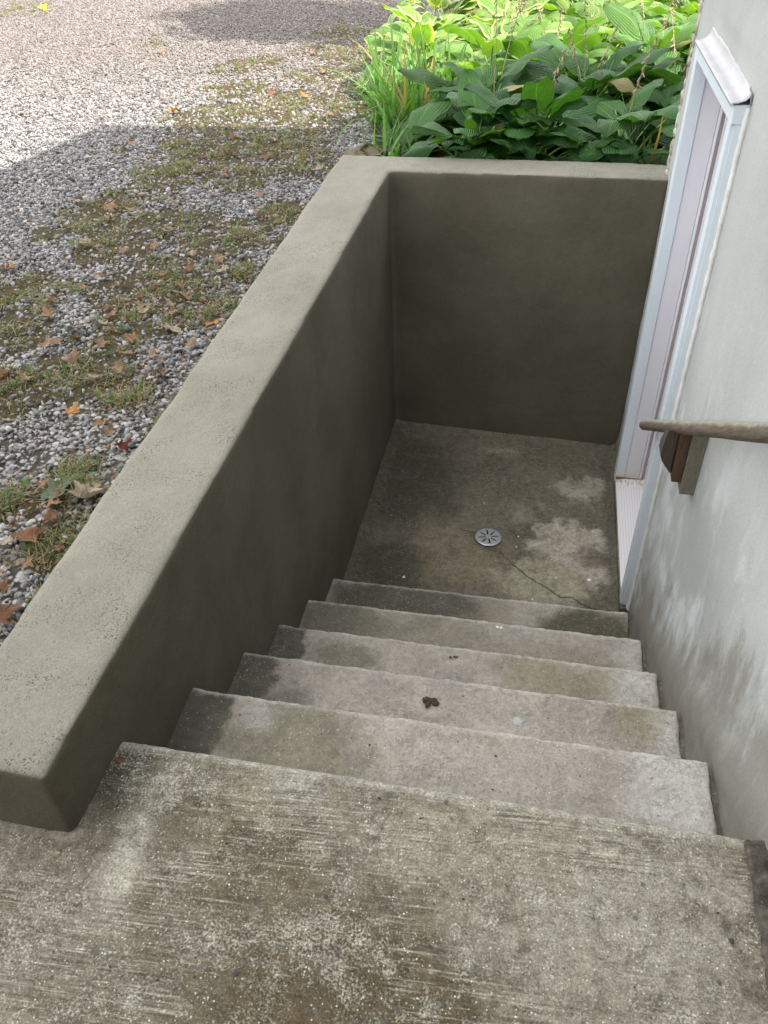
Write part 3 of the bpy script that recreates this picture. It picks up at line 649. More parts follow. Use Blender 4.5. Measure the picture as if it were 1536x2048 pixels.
for a_, b_, r_ in PATCH:
    nc = max(8, int(r_*r_*330*(1.0 if b_ < 4.5 else .55)))
    for _ in range(nc):
        q = r2.normal(0, .55, 2)*r_; cx, cy = a_+q[0], b_+q[1]*1.35
        if cx > -.33 and cy < 3.4: continue
        k = r2.integers(14, 46); pts.append(np.c_[cx+r2.normal(0, .022, k), cy+r2.normal(0, .022, k), np.full(k, ZG+.003)])
for _ in range(60):    # along the foot of the wall
    y = r2.uniform(.2, 3.2); k = r2.integers(8, 26); xb = -.36-.02*(y > 2); pts.append(np.c_[xb-abs(r2.normal(0, .03, k)), y+r2.normal(0, .03, k), np.full(k, ZG)])
G = np.vstack(pts); gm = r2.uniform(0, 1, len(G)) < .62
V1, F1, c1 = blades(G[gm], 0, .045, .0016, 1.0, 'g', 1, (.080, .118, .036), (.16, .18, .075))
V2, F2, c2 = blades(G[~gm], 0, .06, .0013, 1.25, 'g', 2, (.26, .20, .10), (.36, .29, .16))
wp = G[r2.integers(0, len(G), 900)]+np.c_[r2.normal(0, .01, (900, 2)), np.full(900, .006)]
V3, F3, c3 = blades(wp, 0, .038, .0065, 1.1, 'g', 3, (.06, .12, .03), (.12, .19, .05))
V = np.vstack([V1, V2, V3]); F = np.vstack([F1, F2+len(V1), F3+len(V1)+len(V2)])
gs = npmesh('grass', V, F, MAT_GRASS, attrs={'tint': np.vstack([c1, c2, c3])}); tag(gs, 'thin weedy grass and dry straw growing through the gravel', 'grass', kind='stuff')
# crumbs of dry leaf and twig in the weeds
N = 15000; k = r2.integers(0, len(G), N); c = G[k]+np.c_[r2.normal(0, .035, (N, 2)), r2.uniform(.004, .014, N)]
c = np.r_[c, np.c_[r2.uniform(-2.2, -.35, 1300), r2.uniform(.2, 4.6, 1300), np.full(1300, ZG+.012)]]; N = len(c)
a1 = r2.uniform(0, 6.28, N); s1_ = r2.uniform(.002, .010, N); s2_ = s1_*r2.uniform(.15, .8, N); tz = r2.uniform(-.5, .5, (N, 2))
ux = np.c_[np.cos(a1), np.sin(a1), tz[:, 0]]*s1_[:, None]; uy = np.c_[-np.sin(a1), np.cos(a1), tz[:, 1]]*s2_[:, None]
V = np.stack([c-ux, c-uy*.8+ux*.2, c+ux, c+uy], 1).reshape(-1, 3); F = np.arange(4*N).reshape(N, 4)
mm = r2.uniform(0, 1, (N, 1)); col = np.array([.12, .07, .035])*(1-mm)+np.array([.34, .22, .12])*mm
lt = npmesh('leaf_litter', V, F, MAT_GRASS, smooth=False, attrs={'tint': np.repeat(col, 4, 0)}); tag(lt, 'brown crumbs of dead leaf scattered in the weeds', 'leaf litter', kind='stuff')
# moss and dirt mats under the weed patches
def mossmat():
    m = M('dirt_and_moss', .98, .1); p = m.pos(); c = m.mix(m.rng(m.noise(p, 22, 6, .7), .35, .65), (.040, .032, .022), (.085, .075, .034))
    c = m.mix(m.rng(m.noise(p, 60, 5, .7), .55, .66, 0, .8), c, (.15, .11, .06)); m.col(c); m.bump(m.noise(p, 120, 6, .7), 1., .008); return m.mat
MAT_MOSS = mossmat()
xs = np.arange(-2.6, -.32, .02); ys = np.arange(.0, 8.6, .025); X, Y = np.meshgrid(xs, ys)
H = patchiness(X, Y)*.013*(.3+1.2*fbm(X, Y, 22, 3, 41))-.006
V = np.c_[X.ravel(), Y.ravel(), (ZG+H).ravel()]; idx = np.arange(X.size).reshape(X.shape)
F = np.c_[idx[:-1, :-1].ravel(), idx[:-1, 1:].ravel(), idx[1:, 1:].ravel(), idx[1:, :-1].ravel()]; F = F[(V[F][:, :, 2].max(1) > ZG)]
tag(npmesh('moss', V, F, MAT_MOSS), 'dark soil and moss showing through between the stones', 'moss', kind='stuff')

# ------------------------------------------------------------------ fallen leaves
def maple(seed, lobes=5):
    r3 = random.Random(seed); pts = []
    n = lobes
    for i in range(n):
        a = math.radians(-125+250*i/(n-1)); ln = (1.0 if i == n//2 else .86 if i in (n//2-1, n//2+1) else .55)*r3.uniform(.85, 1.1)
        for da, f in ((-.34, .56), (-.25, .66), (-.22, .80), (-.10, .80), (0, 1.), (.10, .82), (.20, .78), (.25, .66), (.34, .55)):
            pts.append((math.sin(a+da*.9)*ln*f, math.cos(a+da*.9)*ln*f))
    pts.append((.05, -.18)); pts.append((-.05, -.18))
    bm = bmesh.new(); c = bm.verts.new((0, 0, 0)); o = [bm.verts.new((x, y, 0)) for x, y in pts]; h = [bm.verts.new((x*.5, y*.5, 0)) for x, y in pts]
    m_ = len(pts)
    for i in range(m_):
        j = (i+1) % m_; bm.faces.new((c, h[i], h[j])); bm.faces.new((h[i], o[i], o[j], h[j]))
    bmesh.ops.subdivide_edges(bm, edges=bm.edges[:], cuts=1)
    k1 = r3.uniform(.35, 1.5); ax = r3.uniform(0, 3.14); off = Vector((seed*1.7, 3, 1))
    for v in bm.verts:
        x, y = v.co.x, v.co.y; u = x*math.cos(ax)+y*math.sin(ax)
        v.co.z = k1*u*u*.55+.30*mn.noise(Vector((x*1.8, y*1.8, 0))+off)+.10*abs(x)-.03
        if u > .35: v.co.x -= math.cos(ax)*(u-.35)*.55*k1; v.co.y -= math.sin(ax)*(u-.35)*.55*k1
    # stalk
    p0 = Vector((0, -.12, 0)); q = [p0+Vector((.02*k_, -.16*k_, .03*k_)) for k_ in range(5)]
    V_, F_ = tube(q, [.018, .014, .012, .012, .016], 5); vv = [bm.verts.new(p) for p in V_]
    for f in F_: bm.faces.new([vv[i] for i in f])
    me = bpy.data.meshes.new('fallen_leaf'); bm.to_mesh(me); bm.free(); me.polygons.foreach_set('use_smooth', [True]*len(me.polygons)); return me
def deadmat(name, c):
    m = M(name, .8, .2); tc = m.n('TexCoord').outputs['Object']
    n = m.noise(tc, 3.5, 5, .65); cc = m.mix(m.rng(n, .35, .68), c, tuple(x*.62 for x in c))
    cc = m.mix(m.rng(m.noise(tc, 14, 4, .6), .62, .7, 0, .6), cc, tuple(x*.35 for x in c)); m.col(cc)
    tr = m.n('BsdfTranslucent', {'Color': cc}); mx = m.n('MixShader', {0: .2, 1: m.b.outputs[0], 2: tr.outputs[0]})
    m.bump(m.noise(tc, 9, 4, .6), .4, .03); m.t.links.new(mx.outputs[0], m.t.nodes['Material Output'].inputs['Surface']); return m.mat
LC = {'tan': (.36, .25, .16), 'rust-brown': (.24, .125, .07), 'pale tan': (.46, .38, .27), 'orange': (.55, .26, .07), 'grey-green': (.17, .20, .13), 'dark red': (.15, .05, .035), 'yellow': (.80, .60, .05), 'light brown': (.36, .215, .125)}
LM = {k: deadmat('dead_leaf', v) for k, v in LC.items()}
protos = {k: [] for k in LC}
for kk in LC:
    for s in range(4):
        me = maple(hash_ := (list(LC).index(kk)*7+s+1), 5); me.materials.append(LM[kk]); protos[kk].append(me)
named = [ # x, y, size, colour, label
 (-.71, 1.13, .040, 'orange', 'bright orange maple leaf lying alone on the grey gravel'),
 (-.46, .72, .075, 'pale tan', 'large pale tan maple leaf against the outer edge of the low wall'),
 (-.53, .70, .060, 'grey-green', 'grey-green leaf tucked under the large pale tan leaf by the wall'),
 (-.53, .53, .055, 'rust-brown', 'big crumpled rust-brown leaf lying in weeds near the frame edge'),
 (-.46, .97, .030, 'dark red', 'small dark red leaf on gravel beside the low wall'),
 (-1.16, 1.79, .045, 'light brown', 'light brown leaf at the far left edge of the weedy strip'),
 (-1.0, 1.68, .065, 'grey-green', 'large grey-green leaf lying flat on the weeds'),
 (-1.04, 1.55, .050, 'tan', 'long folded tan leaf on gravel left of the grey-green one'),
 (-5.74, 9.91, .075, 'yellow', 'single bright yellow leaf on the sunlit drive, top left'),
 (-.55, 3.75, .050, 'pale tan', 'pale curled leaf beside the far corner of the low wall'),
 (-1.92, 4.11, .065, 'tan', 'flat tan leaf near the edge of the house shadow'),
 (-1.72, 3.12, .060, 'tan', 'upright curled tan leaf, left of the pair on gravel'),
 (-1.52, 3.06, .060, 'light brown', 'broad light brown leaf on shaded gravel beside the upright curled one'),
 (-.43, .23, .060, 'rust-brown', 'dull brown leaf in the lowest corner between gravel and wall'),
 (-.48, 1.81, .040, 'orange', 'folded orange-brown leaf close against the wall edge'),
 (-.62, 1.75, .050, 'pale tan', 'pale tan leaf among weeds next to the wall'),
 (-.71, 1.54, .042, 'light brown', 'rounded light brown leaf in the middle of the weedy strip'),
 (-1.37, 2.52, .050, 'pale tan', 'pale torn leaf standing on the dark gravel, left side'),
 (-1.12, 5.52, .060, 'orange', 'orange leaf lying on the sunlit weeds beyond the shadow'),
 (-1.96, 4.99, .060, 'orange', 'orange leaf just across the shadow line on sunlit gravel')]
def put_leaf(x, y, s, colr, i, z=None):
    o = bpy.data.objects.new('fallen_leaf', protos[colr][i % 4]); C.objects.link(o); o.location = (x, y, ZG+.022+s*.18 if z is None else z)
    o.rotation_euler = (random.uniform(-.35, .35), random.uniform(-.35, .35), random.uniform(0, 6.28)); s *= 1.35; o.scale = (s, s, s); return o
for i, (x, y, s, cc, lb) in enumerate(named):
    o = put_leaf(x, y, s, cc, i); tag(o, lb, 'leaf')
rest = [(-.61,1.53),(-.55,1.51),(-.88,1.47),(-.58,1.07),(-.53,1.03),(-.53,.65),(-.59,.57),(-.52,.38),(-.68,1.41),(-.75,1.34),(-.51,1.42),(-1.63,3.89),(-1.6,4.58),(-1.39,4.27),(-1.34,3.97),(-1.1,4.21),(-.93,4.01),(-1.26,3.66),(-1.1,3.63),(-1.12,3.38),(-.95,3.2),(-.76,3.3),(-1.48,3.0),(-1.37,3.0),(-1.43,2.87),(-1.16,2.47),(-1.07,2.75),(-1.38,2.34),(-1.6,2.22),(-.68,2.7),(-.81,2.46),(-.55,2.18),(-.74,2.13),(-.86,2.0),(-1.08,2.01),(-.96,1.89),(-.91,1.97),(-1.44,1.97),(-.78,1.87),(-.91,1.83),(-.99,6.03),(-1.07,1.33),(-.98,1.31),(-.73,1.64),(-.5,1.63),(-.86,2.23),(-.67,2.42),(-1.04,2.53),(-.52,.69),(-.47,.43),(-.82,1.93),(-.7,1.95),(-1.0,2.1),(-.6,2.02),(-.77,2.3),(-.93,2.42),(-1.12,2.2),(-1.2,4.05),(-1.3,4.4),(-1.0,4.35),(-.85,4.6),(-1.05,5.2),(-1.4,5.6),(-.8,5.0),(-1.2,6.4),(-1.5,7.2),(-2.4,6.2),(-3.0,7.2),(-.86,1.72),(-1.22,1.92),(-.66,1.88),(-.83,1.58),(-.56,.50),(-.50,.60),(-.60,.74),(-.48,.33),(-.90,1.75),(-.95,1.62),(-.70,2.05),(-.84,2.12),(-.62,2.32),(-1.15,2.05),(-1.25,2.45),(-.98,2.75),(-.80,2.85),(-.66,3.0),(-1.2,3.15)]
cy_ = ['tan', 'rust-brown', 'light brown', 'tan', 'rust-brown', 'light brown', 'pale tan']
NB = [(n_[0], n_[1], n_[4].split(',')[0]) for n_ in named[:8]]
seen = {}
for i, (x, y) in enumerate(rest):
    cc = cy_[(i*5+i//3) % 7]; s = random.uniform(.022, .046)*(1.25 if y > 3 else 1)
    o = put_leaf(x, y, s, cc, i)
    where = 'in the sunlit weeds' if y > 4.75 else 'near the house shadow edge' if y > 3.5 else 'on gravel beyond the weeds' if y > 2.55 else 'in the weedy strip' if y > 1.6 else 'on the near gravel' 
    seen.setdefault((cc, where), []).append(o)
for (cc, where), os_ in seen.items():
    base = f'curled {cc} leaf {where}'; os_.sort(key=lambda q: q.location.y)
    ext = {}
    if len(os_) > 1:
        ext[os_[0].name] = 'nearest of its colour there'; ext[os_[-1].name] = 'farthest of its colour there'
        mid = os_[1:-1]
        if mid: ext[min(mid, key=lambda q: q.location.x).name] = 'leftmost of its colour there'
        mid = [q for q in mid if q.name not in ext]
        if mid: ext[max(mid, key=lambda q: q.location.x).name] = 'closest of its colour to the wall'
    left = [q for q in os_ if q.name not in ext]
    for q, e_ in zip(left, ('second nearest of its colour', 'third nearest of its colour', 'fourth nearest of its colour', 'fifth nearest of its colour', 'sixth nearest of its colour', 'seventh nearest of its colour')): ext[q.name] = e_
    for q in os_: tag(q, base+(', '+ext[q.name] if q.name in ext else ''), 'leaf', f'{cc} dead leaves {where}')

# ------------------------------------------------------------------ small things in the pit and on the steps
def crumple(name, label, cat, loc, size, col, seed, flatz=.35, sub=2, mat=None, group=None, n=1):
    bm = bmesh.new(); r3 = random.Random(seed)
    for _ in range(n):
        o_ = Vector((r3.uniform(-1, 1), r3.uniform(-.6, .6), 0))*size*(.95 if n > 1 else 0); sc = size*(r3.uniform(.18, .45) if n > 1 else 1)
        b2_ = bmesh.new(); bmesh.ops.create_icosphere(b2_, subdivisions=sub, radius=sc)
        for v in b2_.verts:
            v.co += mn.noise_vector(v.co/size*1.7+Vector((seed, _, 3)))*sc*.8; v.co.z *= flatz; v.co += o_; v.co.z += abs(sc*flatz*.6)
        me = bpy.data.meshes.new('t'); b2_.to_mesh(me); b2_.free(); bm.from_mesh(me)
    o = obj(name, bm, mat or flat('debris', col, .85)); o.location = loc; tag(o, label, cat, group); return o
crumple('dead_leaf_clump', 'crumpled reddish brown leaf clump on the third step down', 'leaf', (.585, .52, .7725), .022, (.055, .034, .024), 3, .4, 2, n=12)
crumple('dead_leaf_clump', 'small olive-brown leaf scrap right of the reddish brown clump', 'leaf', (.665, .555, .7725), .010, (.22, .19, .12), 4, .3, 2, n=3)
crumple('dead_leaf_clump', 'dark round leaf scrap near the nosing of the middle step', 'leaf', (.613, .858, .578), .012, (.09, .065, .045), 5, .3, 2, n=3)
crumple('dead_leaf_clump', 'brown curled leaf in the dark left corner of the pit floor', 'leaf', (.247, 1.79, 0), .016, (.20, .13, .07), 6, .4, 2, n=3)
gl = bpy.data.objects.new('green_leaf', maple(77, 5)); gl.data.materials.append(flat('fresh_green', (.10, .42, .16), .5)); C.objects.link(gl); gl.location = (.600, 2.39, .006); gl.scale = (.011, .028, .014); gl.rotation_euler = (.2, .1, .5)
tag(gl, 'small bright green leaf scrap on the pit floor beyond the drain', 'leaf')
rb = put_leaf(.012, -.052, .016, 'rust-brown', 2, ZL+.008); tag(rb, 'tiny red-brown leaf where the landing meets the low wall', 'leaf')
chipm = flat('white_paint_chip', (.78, .78, .76), .5)
for k_, (x, y, z, s, lb) in enumerate([(.742, 1.20, .376, .009, 'white paint chip on the fourth step, left of a pair'), (.757, 1.20, .376, .009, 'white paint chip on the fourth step, right of a pair'), (1.133, 1.91, 0, .012, 'white triangular paint chip on the floor near the door sill'),
      (.79, 2.17, -.004, .006, 'white paint chip right of the drain, the farther one'), (.785, 2.09, -.004, .007, 'white paint chip right of the drain, the nearer one'), (.98, 1.90, 0, .007, 'white paint chip in the pale patch beyond the floor crack'), (.88, 1.74, 0, .006, 'white paint chip on the near side of the floor crack'), (.275, 1.79, 0, .013, 'pale grey chip beside the brown leaf in the left corner of the pit')]):
    crumple('paint_chip', lb, 'paint chip', (x, y, z+.001), s*.7, None, 40+k_, .25, 1, chipm, 'paint chips')
wsp = [crumple('pale_plaster_blob', 'pale plaster splash on the third step down, right of the leaf scraps', 'plaster splash', (.832, .498, .7725), .014, None, 61, .12, 2, flat('plaster', (.44, .45, .43), .9))]
darkchip = flat('slate_chip', (.055, .053, .05), .9)
for k_, (x, y, z, s, lb) in enumerate([(.385, -.40, ZL, .008, 'dark slate chip at the near edge of the landing'), (1.205, -.198, ZL, .008, 'black curled chip at the right side of the landing'), (.505, -.25, ZL, .007, 'bluish dark chip in the middle of the landing'), (.70, -.30, ZL, .006, 'small dark pebble on the landing, centre right'), (.33, -.18, ZL, .004, 'tiny black twig bit on the landing below the wall end')]):
    crumple('stone_chip', lb, 'stone chip', (x, y, z+.001), s*.6, None, 80+k_, .18, 1, darkchip)
r3 = random.Random(4)
V = []; F = []; cols_ = []
v_, f_ = ico(1)
for _ in range(330):
    i = r3.choice([0, 0, 0, 0, 1, 1, 2, 2, 3, 3, 4, 5, 6, 6]); x = r3.uniform(.06, W-.08)
    y, z = (r3.uniform(-.55, -.01), ZL) if i == 0 else (r3.uniform(NY[i-1]+.0, NY[i]-.02), NZ[i]) if i < 6 else (r3.uniform(1.7, 3.0), 0)
    if i == 6 and math.hypot(x-CX, y-CY) < .08: continue
    s = r3.uniform(.0008, .0022); F.append(f_+len(V)*len(v_)); V.append(v_*np.array([s*r3.uniform(.8, 2), s, s*.7])+np.array([x, y, z+s*.4]))
    c0 = r3.choice([(.05, .045, .035), (.10, .07, .045), (.06, .06, .06), (.3, .28, .24), (.6, .58, .52)]); cols_ += [c0]*len(v_)
gt = npmesh('grit', np.vstack(V), np.vstack(F), None, smooth=False, attrs={'tint': np.array(cols_)}); gt.data.materials.append(MAT_STONE); tag(gt, 'fine grit and crumbs scattered on the steps and landing', 'grit', kind='stuff')

# ------------------------------------------------------------------ planting bed beyond the end wall
def hostamat(name, varieg=False):
    m = M(name, .46, .35); uv = m.n('UVMap').outputs[0]; U = m.n('SeparateXYZ', {0: uv}).outputs
    a = m.n('Attribute', attribute_name='tint').outputs['Color']
    vv = m.ma('ABSOLUTE', m.ma('SUBTRACT', U[0], .5))
    rib = m.ma('ABSOLUTE', m.ma('SINE', m.ma('MULTIPLY', vv, 44.)))
    mid = m.rng(vv, .03, .008)
    c = m.mix(m.rng(rib, .30, .0, 0, .35), a, m.mix(1., a, (1.7, 1.55, 1.5), 'MULTIPLY'))
    c = m.mix(m.ma('MULTIPLY', mid, .7), c, m.mix(1., a, (2.3, 1.9, 1.9), 'MULTIPLY'))
    if varieg: c = m.mix(m.rng(m.ma('ADD', vv, m.ma('MULTIPLY', m.noise(uv, 5, 3), .10)), .42, .47, 0, .85), c, (.50, .52, .25))
    else:
        tc = m.noise(m.pos(), 60, 6, .75); gate = m.rng(m.noise(m.pos(), 5, 3, .6), .50, .66)
        c = m.mix(m.ma('MULTIPLY', m.rng(tc, .54, .64), m.ma('MULTIPLY', gate, .55)), c, (.36, .40, .32))
    m.col(c); m.bump(rib, .75, .006)
    tr = m.n('BsdfTranslucent', {'Color': m.mix(1., c, (1.7, 1.9, .55), 'MULTIPLY')})
    mx = m.n('MixShader', {0: .30, 1: m.b.outputs[0], 2: tr.outputs[0]}); m.t.links.new(mx.outputs[0], m.t.nodes['Material Output'].inputs['Surface']); return m.mat
MAT_HOSTA = hostamat('hosta_leaf'); MAT_HOSTAV = hostamat('variegated_hosta_leaf', True)
MAT_STEM = leafmat('green_stem', True, .15, .5)
MAT_DRY = flat('dry_stalk', (.36, .29, .18), .9)
NU, NV = 13, 9
def hosta_leaf(base, az, pitch, ln, wd, droop, roll, r3, cup):
    u = np.linspace(0, 1, NU); v = np.linspace(-1, 1, NV); U, Vv = np.meshgrid(u, v, indexing='ij')
    w_ = wd*np.sqrt(np.clip(U, 0, 1))*np.power(np.clip(1-U, 0, 1), .72)*1.75
    y = ln*(U-.30*np.abs(Vv)**1.5*(1-U)**3); x = w_*Vv
    ang = pitch-droop*U*1.0                       # elevation angle along the blade
    zc = np.cumsum(np.sin(pitch-droop*u))/NU*ln; yc = np.cumsum(np.cos(pitch-droop*u))/NU*ln
    zc -= zc[0]; yc -= yc[0]
    dy = y-ln*U
    Yl = yc[:, None]+dy*np.cos(ang); Zl = zc[:, None]+dy*np.sin(ang)+cup*np.abs(x)*1.0-.9*x*x/wd*.5+.006*np.sin(U*9+Vv*3+r3.uniform(0, 6))
    Zl += .010*np.sin(U*14+r3.uniform(0, 6))*Vv**2
    xr = x*math.cos(roll)-(Zl-zc[:, None])*math.sin(roll); Zl = zc[:, None]+x*math.sin(roll)+(Zl-zc[:, None])*math.cos(roll)
    ca, sa = math.cos(az), math.sin(az)
    P = np.stack([base[0]+Yl*ca-xr*sa, base[1]+Yl*sa+xr*ca, base[2]+Zl], -1).reshape(-1, 3)
    idx = np.arange(NU*NV).reshape(NU, NV)
    F = np.c_[idx[:-1, :-1].ravel(), idx[1:, :-1].ravel(), idx[1:, 1:].ravel(), idx[:-1, 1:].ravel()]
    uv = np.c_[(Vv.ravel()+1)/2, U.ravel()]; return P, F, uv
def hosta(cx, cy, nl, size, colA, colB, label, seed, mat, stalks=0, hmax=.5, bias=None):
    r3 = random.Random(seed); root = thing('hosta_plant', label, 'plant', (cx, cy, ZG), 'hosta plants in the bed')
    Vs, Fs, UVs, Cs = [], [], [], []; SV, SF, SC = [], [], []; off = 0; soff = 0
    for i in range(nl):
        f = (i+.5)/nl; az = i*2.39996+r3.uniform(-.3, .3)
        if bias is not None and r3.random() < .45: az = bias+r3.uniform(-.9, .9)
        el = math.radians(78-58*f+r3.uniform(-8, 8)); pl = size*(1.5-.15*f)*r3.uniform(.85, 1.15)
        p = [Vector((cx+r3.uniform(-.05, .05), cy+r3.uniform(-.05, .05), ZG))]; e = el+.25; step = pl/6
        for k in range(6):
            e -= .10+.10*f; p.append(p[-1]+Vector((math.cos(az)*math.cos(e), math.sin(az)*math.cos(e), math.sin(e)))*step)
            p[-1].z = max(p[-1].z, ZG+.03)
            if cy < 4.2: p[-1].y = max(p[-1].y, 3.36)
            p[-1].x = min(p[-1].x, 4.2 if p[-1].y > 3.2 else 1.2)
        V_, F_ = tube(p, [.0075, .007, .0062, .0055, .005, .0045, .004], 5)
        SV.append(V_); SF.append(F_+soff); soff += len(V_); cst = np.array([.24, .36, .11])*r3.uniform(.8, 1.3); SC.append(np.tile(cst, (len(V_), 1)))
        ln = size*r3.uniform(.75, 1.12); P, F_, uv = hosta_leaf(p[-1], az+r3.uniform(-.45, .45), e-.15+r3.uniform(-.2, .15), ln, ln*r3.uniform(.36, .46), r3.uniform(.5, 1.5), r3.uniform(-.45, .45), r3, r3.uniform(.0, .25))
        P[:, 2] = np.maximum(P[:, 2], ZG+.02+.01*i/nl); 
        if cy < 4.2: P[:, 1] = np.where(P[:, 2] < 1.50, np.maximum(P[:, 1], 3.325), P[:, 1]); 
        if cy < 4.2: P[:, 1] = np.maximum(P[:, 1], 3.27)
        m_ = r3.random(); cc = (np.array(colA)*(1-m_)+np.array(colB)*m_)*r3.uniform(.8, 1.2)
        if r3.random() < (.0 if cy < 4.2 else .022): cc = np.array((.26, .24, .08))*r3.uniform(.8, 1.2)
        Vs.append(P); Fs.append(F_+off); off += len(P); UVs.append(uv); Cs.append(np.tile(cc, (len(P), 1)))
    npmesh('leaves', np.vstack(Vs), np.vstack(Fs), mat, root, True, np.vstack(UVs), {'tint': np.vstack(Cs)})
    npmesh('stems', np.vstack(SV), np.vstack(SF), MAT_STEM, root, attrs={'tint': np.vstack(SC)})
    for k in range((stalks+1)//2):
        a = r3.uniform(0, 6.28); tl = r3.uniform(.08, .30); h = r3.uniform(.62, .90); q = []
        for j in range(8):
            t = j/7; q.append((cx+math.cos(a)*tl*t*t, cy+math.sin(a)*tl*t*t, ZG+h*t))
        V_, F_ = tube(q, [.004, .0036, .0033, .003, .0028, .0025, .0022, .002], 5)
        bm = bmesh.new(); vv = [bm.verts.new(p_) for p_ in V_]
        for f_2 in F_: bm.faces.new([vv[i_] for i_ in f_2])
        for j in range(r3.randint(9, 16)):        # spent flower husks
            t = 1-j*.025; c_ = Vector((cx+math.cos(a)*tl*t*t, cy+math.sin(a)*tl*t*t, ZG+h*t)); d = Vector((r3.uniform(-1, 1), r3.uniform(-1, 1), -r3.uniform(.3, 1.4))).normalized()
            mt = Matrix.Translation(c_+d*.016)@d.to_track_quat('Z', 'Y').to_matrix().to_4x4()@Matrix.Diagonal((.0045, .0045, .018, 1))
            bmesh.ops.create_icosphere(bm, subdivisions=1, radius=1, matrix=mt)
        for v in bm.verts: v.co += mn.noise_vector(v.co*60)*.0025
        obj('flower_stalk', bm, MAT_DRY, root, True)
    return root
DK, DK2 = (.032, .105, .026), (.062, .165, .036); YG, YG2 = (.13, .26, .045), (.22, .34, .07)
HP = [ # x, y, leaves, size, colA, colB, label, variegated, stalks
 (.36, 3.64, 30, .25, DK, DK2, 'dark hosta leaning over the low wall at its far left part', 0, 0),
 (.66, 3.72, 34, .26, DK, DK2, 'dark glossy hosta behind the middle of the end wall', 0, 2),
 (1.10, 3.70, 30, .25, DK, DK2, 'dusty dark hosta behind the end wall beside the house corner', 0, 2),
 (1.75, 3.85, 26, .25, DK, DK2, 'dark hosta squeezed against the house corner', 0, 2),
 (.40, 4.25, 36, .27, DK, (.07, .16, .04), 'tall dark green hosta in the second row, left', 0, 4),
 (.92, 4.35, 38, .28, DK, (.06, .14, .04), 'tall dark green hosta in the second row, centre', 0, 5),
 (1.45, 4.45, 38, .28, DK, (.06, .14, .04), 'tall dark green hosta in the second row by the house', 0, 5),
 (.32, 5.05, 38, .27, YG, YG2, 'sunlit yellow-green hosta behind the strap-leaved clump', 0, 3),
 (.70, 5.05, 40, .28, (.08, .17, .04), YG, 'sunlit green hosta in the third row with tan flower stalks', 0, 6),
 (1.30, 5.15, 40, .28, (.07, .16, .04), YG, 'sunlit hosta in the third row near the house', 0, 6),
 (2.0, 5.2, 36, .28, DK2, YG, 'hosta in the third row partly behind the house corner', 0, 4),
 (-.30, 5.75, 46, .22, YG, YG2, 'cream-edged hosta at the drive side of the bed', 1, 2),
 (.35, 5.85, 44, .25, YG, YG2, 'cream-edged hosta in the fourth row, middle', 1, 5),
 (1.0, 5.95, 42, .27, (.09, .19, .04), YG2, 'green hosta in the fourth row among dry stalks', 0, 6),
 (1.7, 6.0, 40, .28, (.09, .19, .04), YG, 'green hosta in the fourth row by the house', 0, 5),
 (-.35, 6.65, 46, .22, YG, YG2, 'cream-edged hosta at the far drive side corner', 1, 2),
 (.35, 6.8, 42, .25, YG, YG2, 'cream-edged hosta in the back row, left', 1, 4),
 (1.1, 6.9, 42, .27, YG, YG2, 'yellow-green hosta in the back row, middle', 0, 5),
 (1.9, 7.0, 42, .28, YG, YG2, 'yellow-green hosta in the back row, right', 0, 4),
 (.15, 7.7, 40, .27, YG, YG2, 'hosta of the far row, left of centre', 0, 3),
 (.9, 7.9, 40, .27, YG, YG2, 'hosta of the far row, centre', 0, 3),
 (1.9, 8.0, 44, .30, YG, YG2, 'hosta of the far row, right side by the house', 0, 3),
 (-.35, 7.45, 44, .24, YG, YG2, 'cream-edged hosta at the drive side of the far row', 1, 2),
 (.3, 8.7, 46, .30, YG, YG2, 'farthest hosta of the bed, left side', 0, 3),
 (1.4, 8.8, 46, .30, YG, YG2, 'farthest hosta of the bed, right side', 0, 3)]
for i, (x, y, nl, s, ca, cb_, lb, vg, st) in enumerate(HP):
    hosta(x, y, int(nl*(1.5 if y < 5 else 1.25)), s*(1.08 if y < 5 else 1.15), ca, cb_, lb, 100+i, MAT_HOSTAV if vg else MAT_HOSTA, st, bias=(-1.57 if i < 3 else 3.6 if i == 0 else None))
# strap-leaved clumps
def strap(cx, cy, n, h, label, seed, colA, colB, dry=.06):
    r3 = np.random.default_rng(seed); root = thing('daylily_clump', label, 'plant', (cx, cy, ZG), 'strap-leaved clumps')
    p = np.c_[cx+r3.normal(0, .06, n), cy+r3.normal(0, .06, n), np.full(n, ZG)]
    V_, F_, c_ = blades(p, 0, h*1.12, .0125, .46, '', seed, colA, colB, 1.0)
    k = r3.uniform(0, 1, n) < dry; c_.reshape(n, -1, 3)[k] = (.42, .27, .10)
    c_ *= 1.0; V_[:, 1] = np.where(cy < 4.2, np.maximum(V_[:, 1], 3.33), V_[:, 1]); npmesh('leaves', V_, F_, MAT_GRASS, root, attrs={'tint': c_}); return root
IR, IR2 = (.09, .19, .06), (.17, .32, .09)
for k_, (x, y, n_, h, lb) in enumerate([(-.14, 4.45, 90, .46, 'upright strap-leaved clump at the left front of the bed'), (.02, 4.75, 95, .50, 'dense strap-leaved clump behind the front one'), (-.34, 4.85, 85, .46, 'strap-leaved clump at the edge of the sunlit drive'), (-.30, 5.25, 50, .48, 'strap-leaved clump in front of the cream-edged hosta'),
    (-.16, 4.0, 34, .26, 'low grassy clump beside the corner of the low wall'), (1.25, 3.55, 34, .40, 'thin arching strap leaves in the dark gap by the house corner')]):
    strap(x, y, n_, h, lb, 200+k_, IR, IR2)
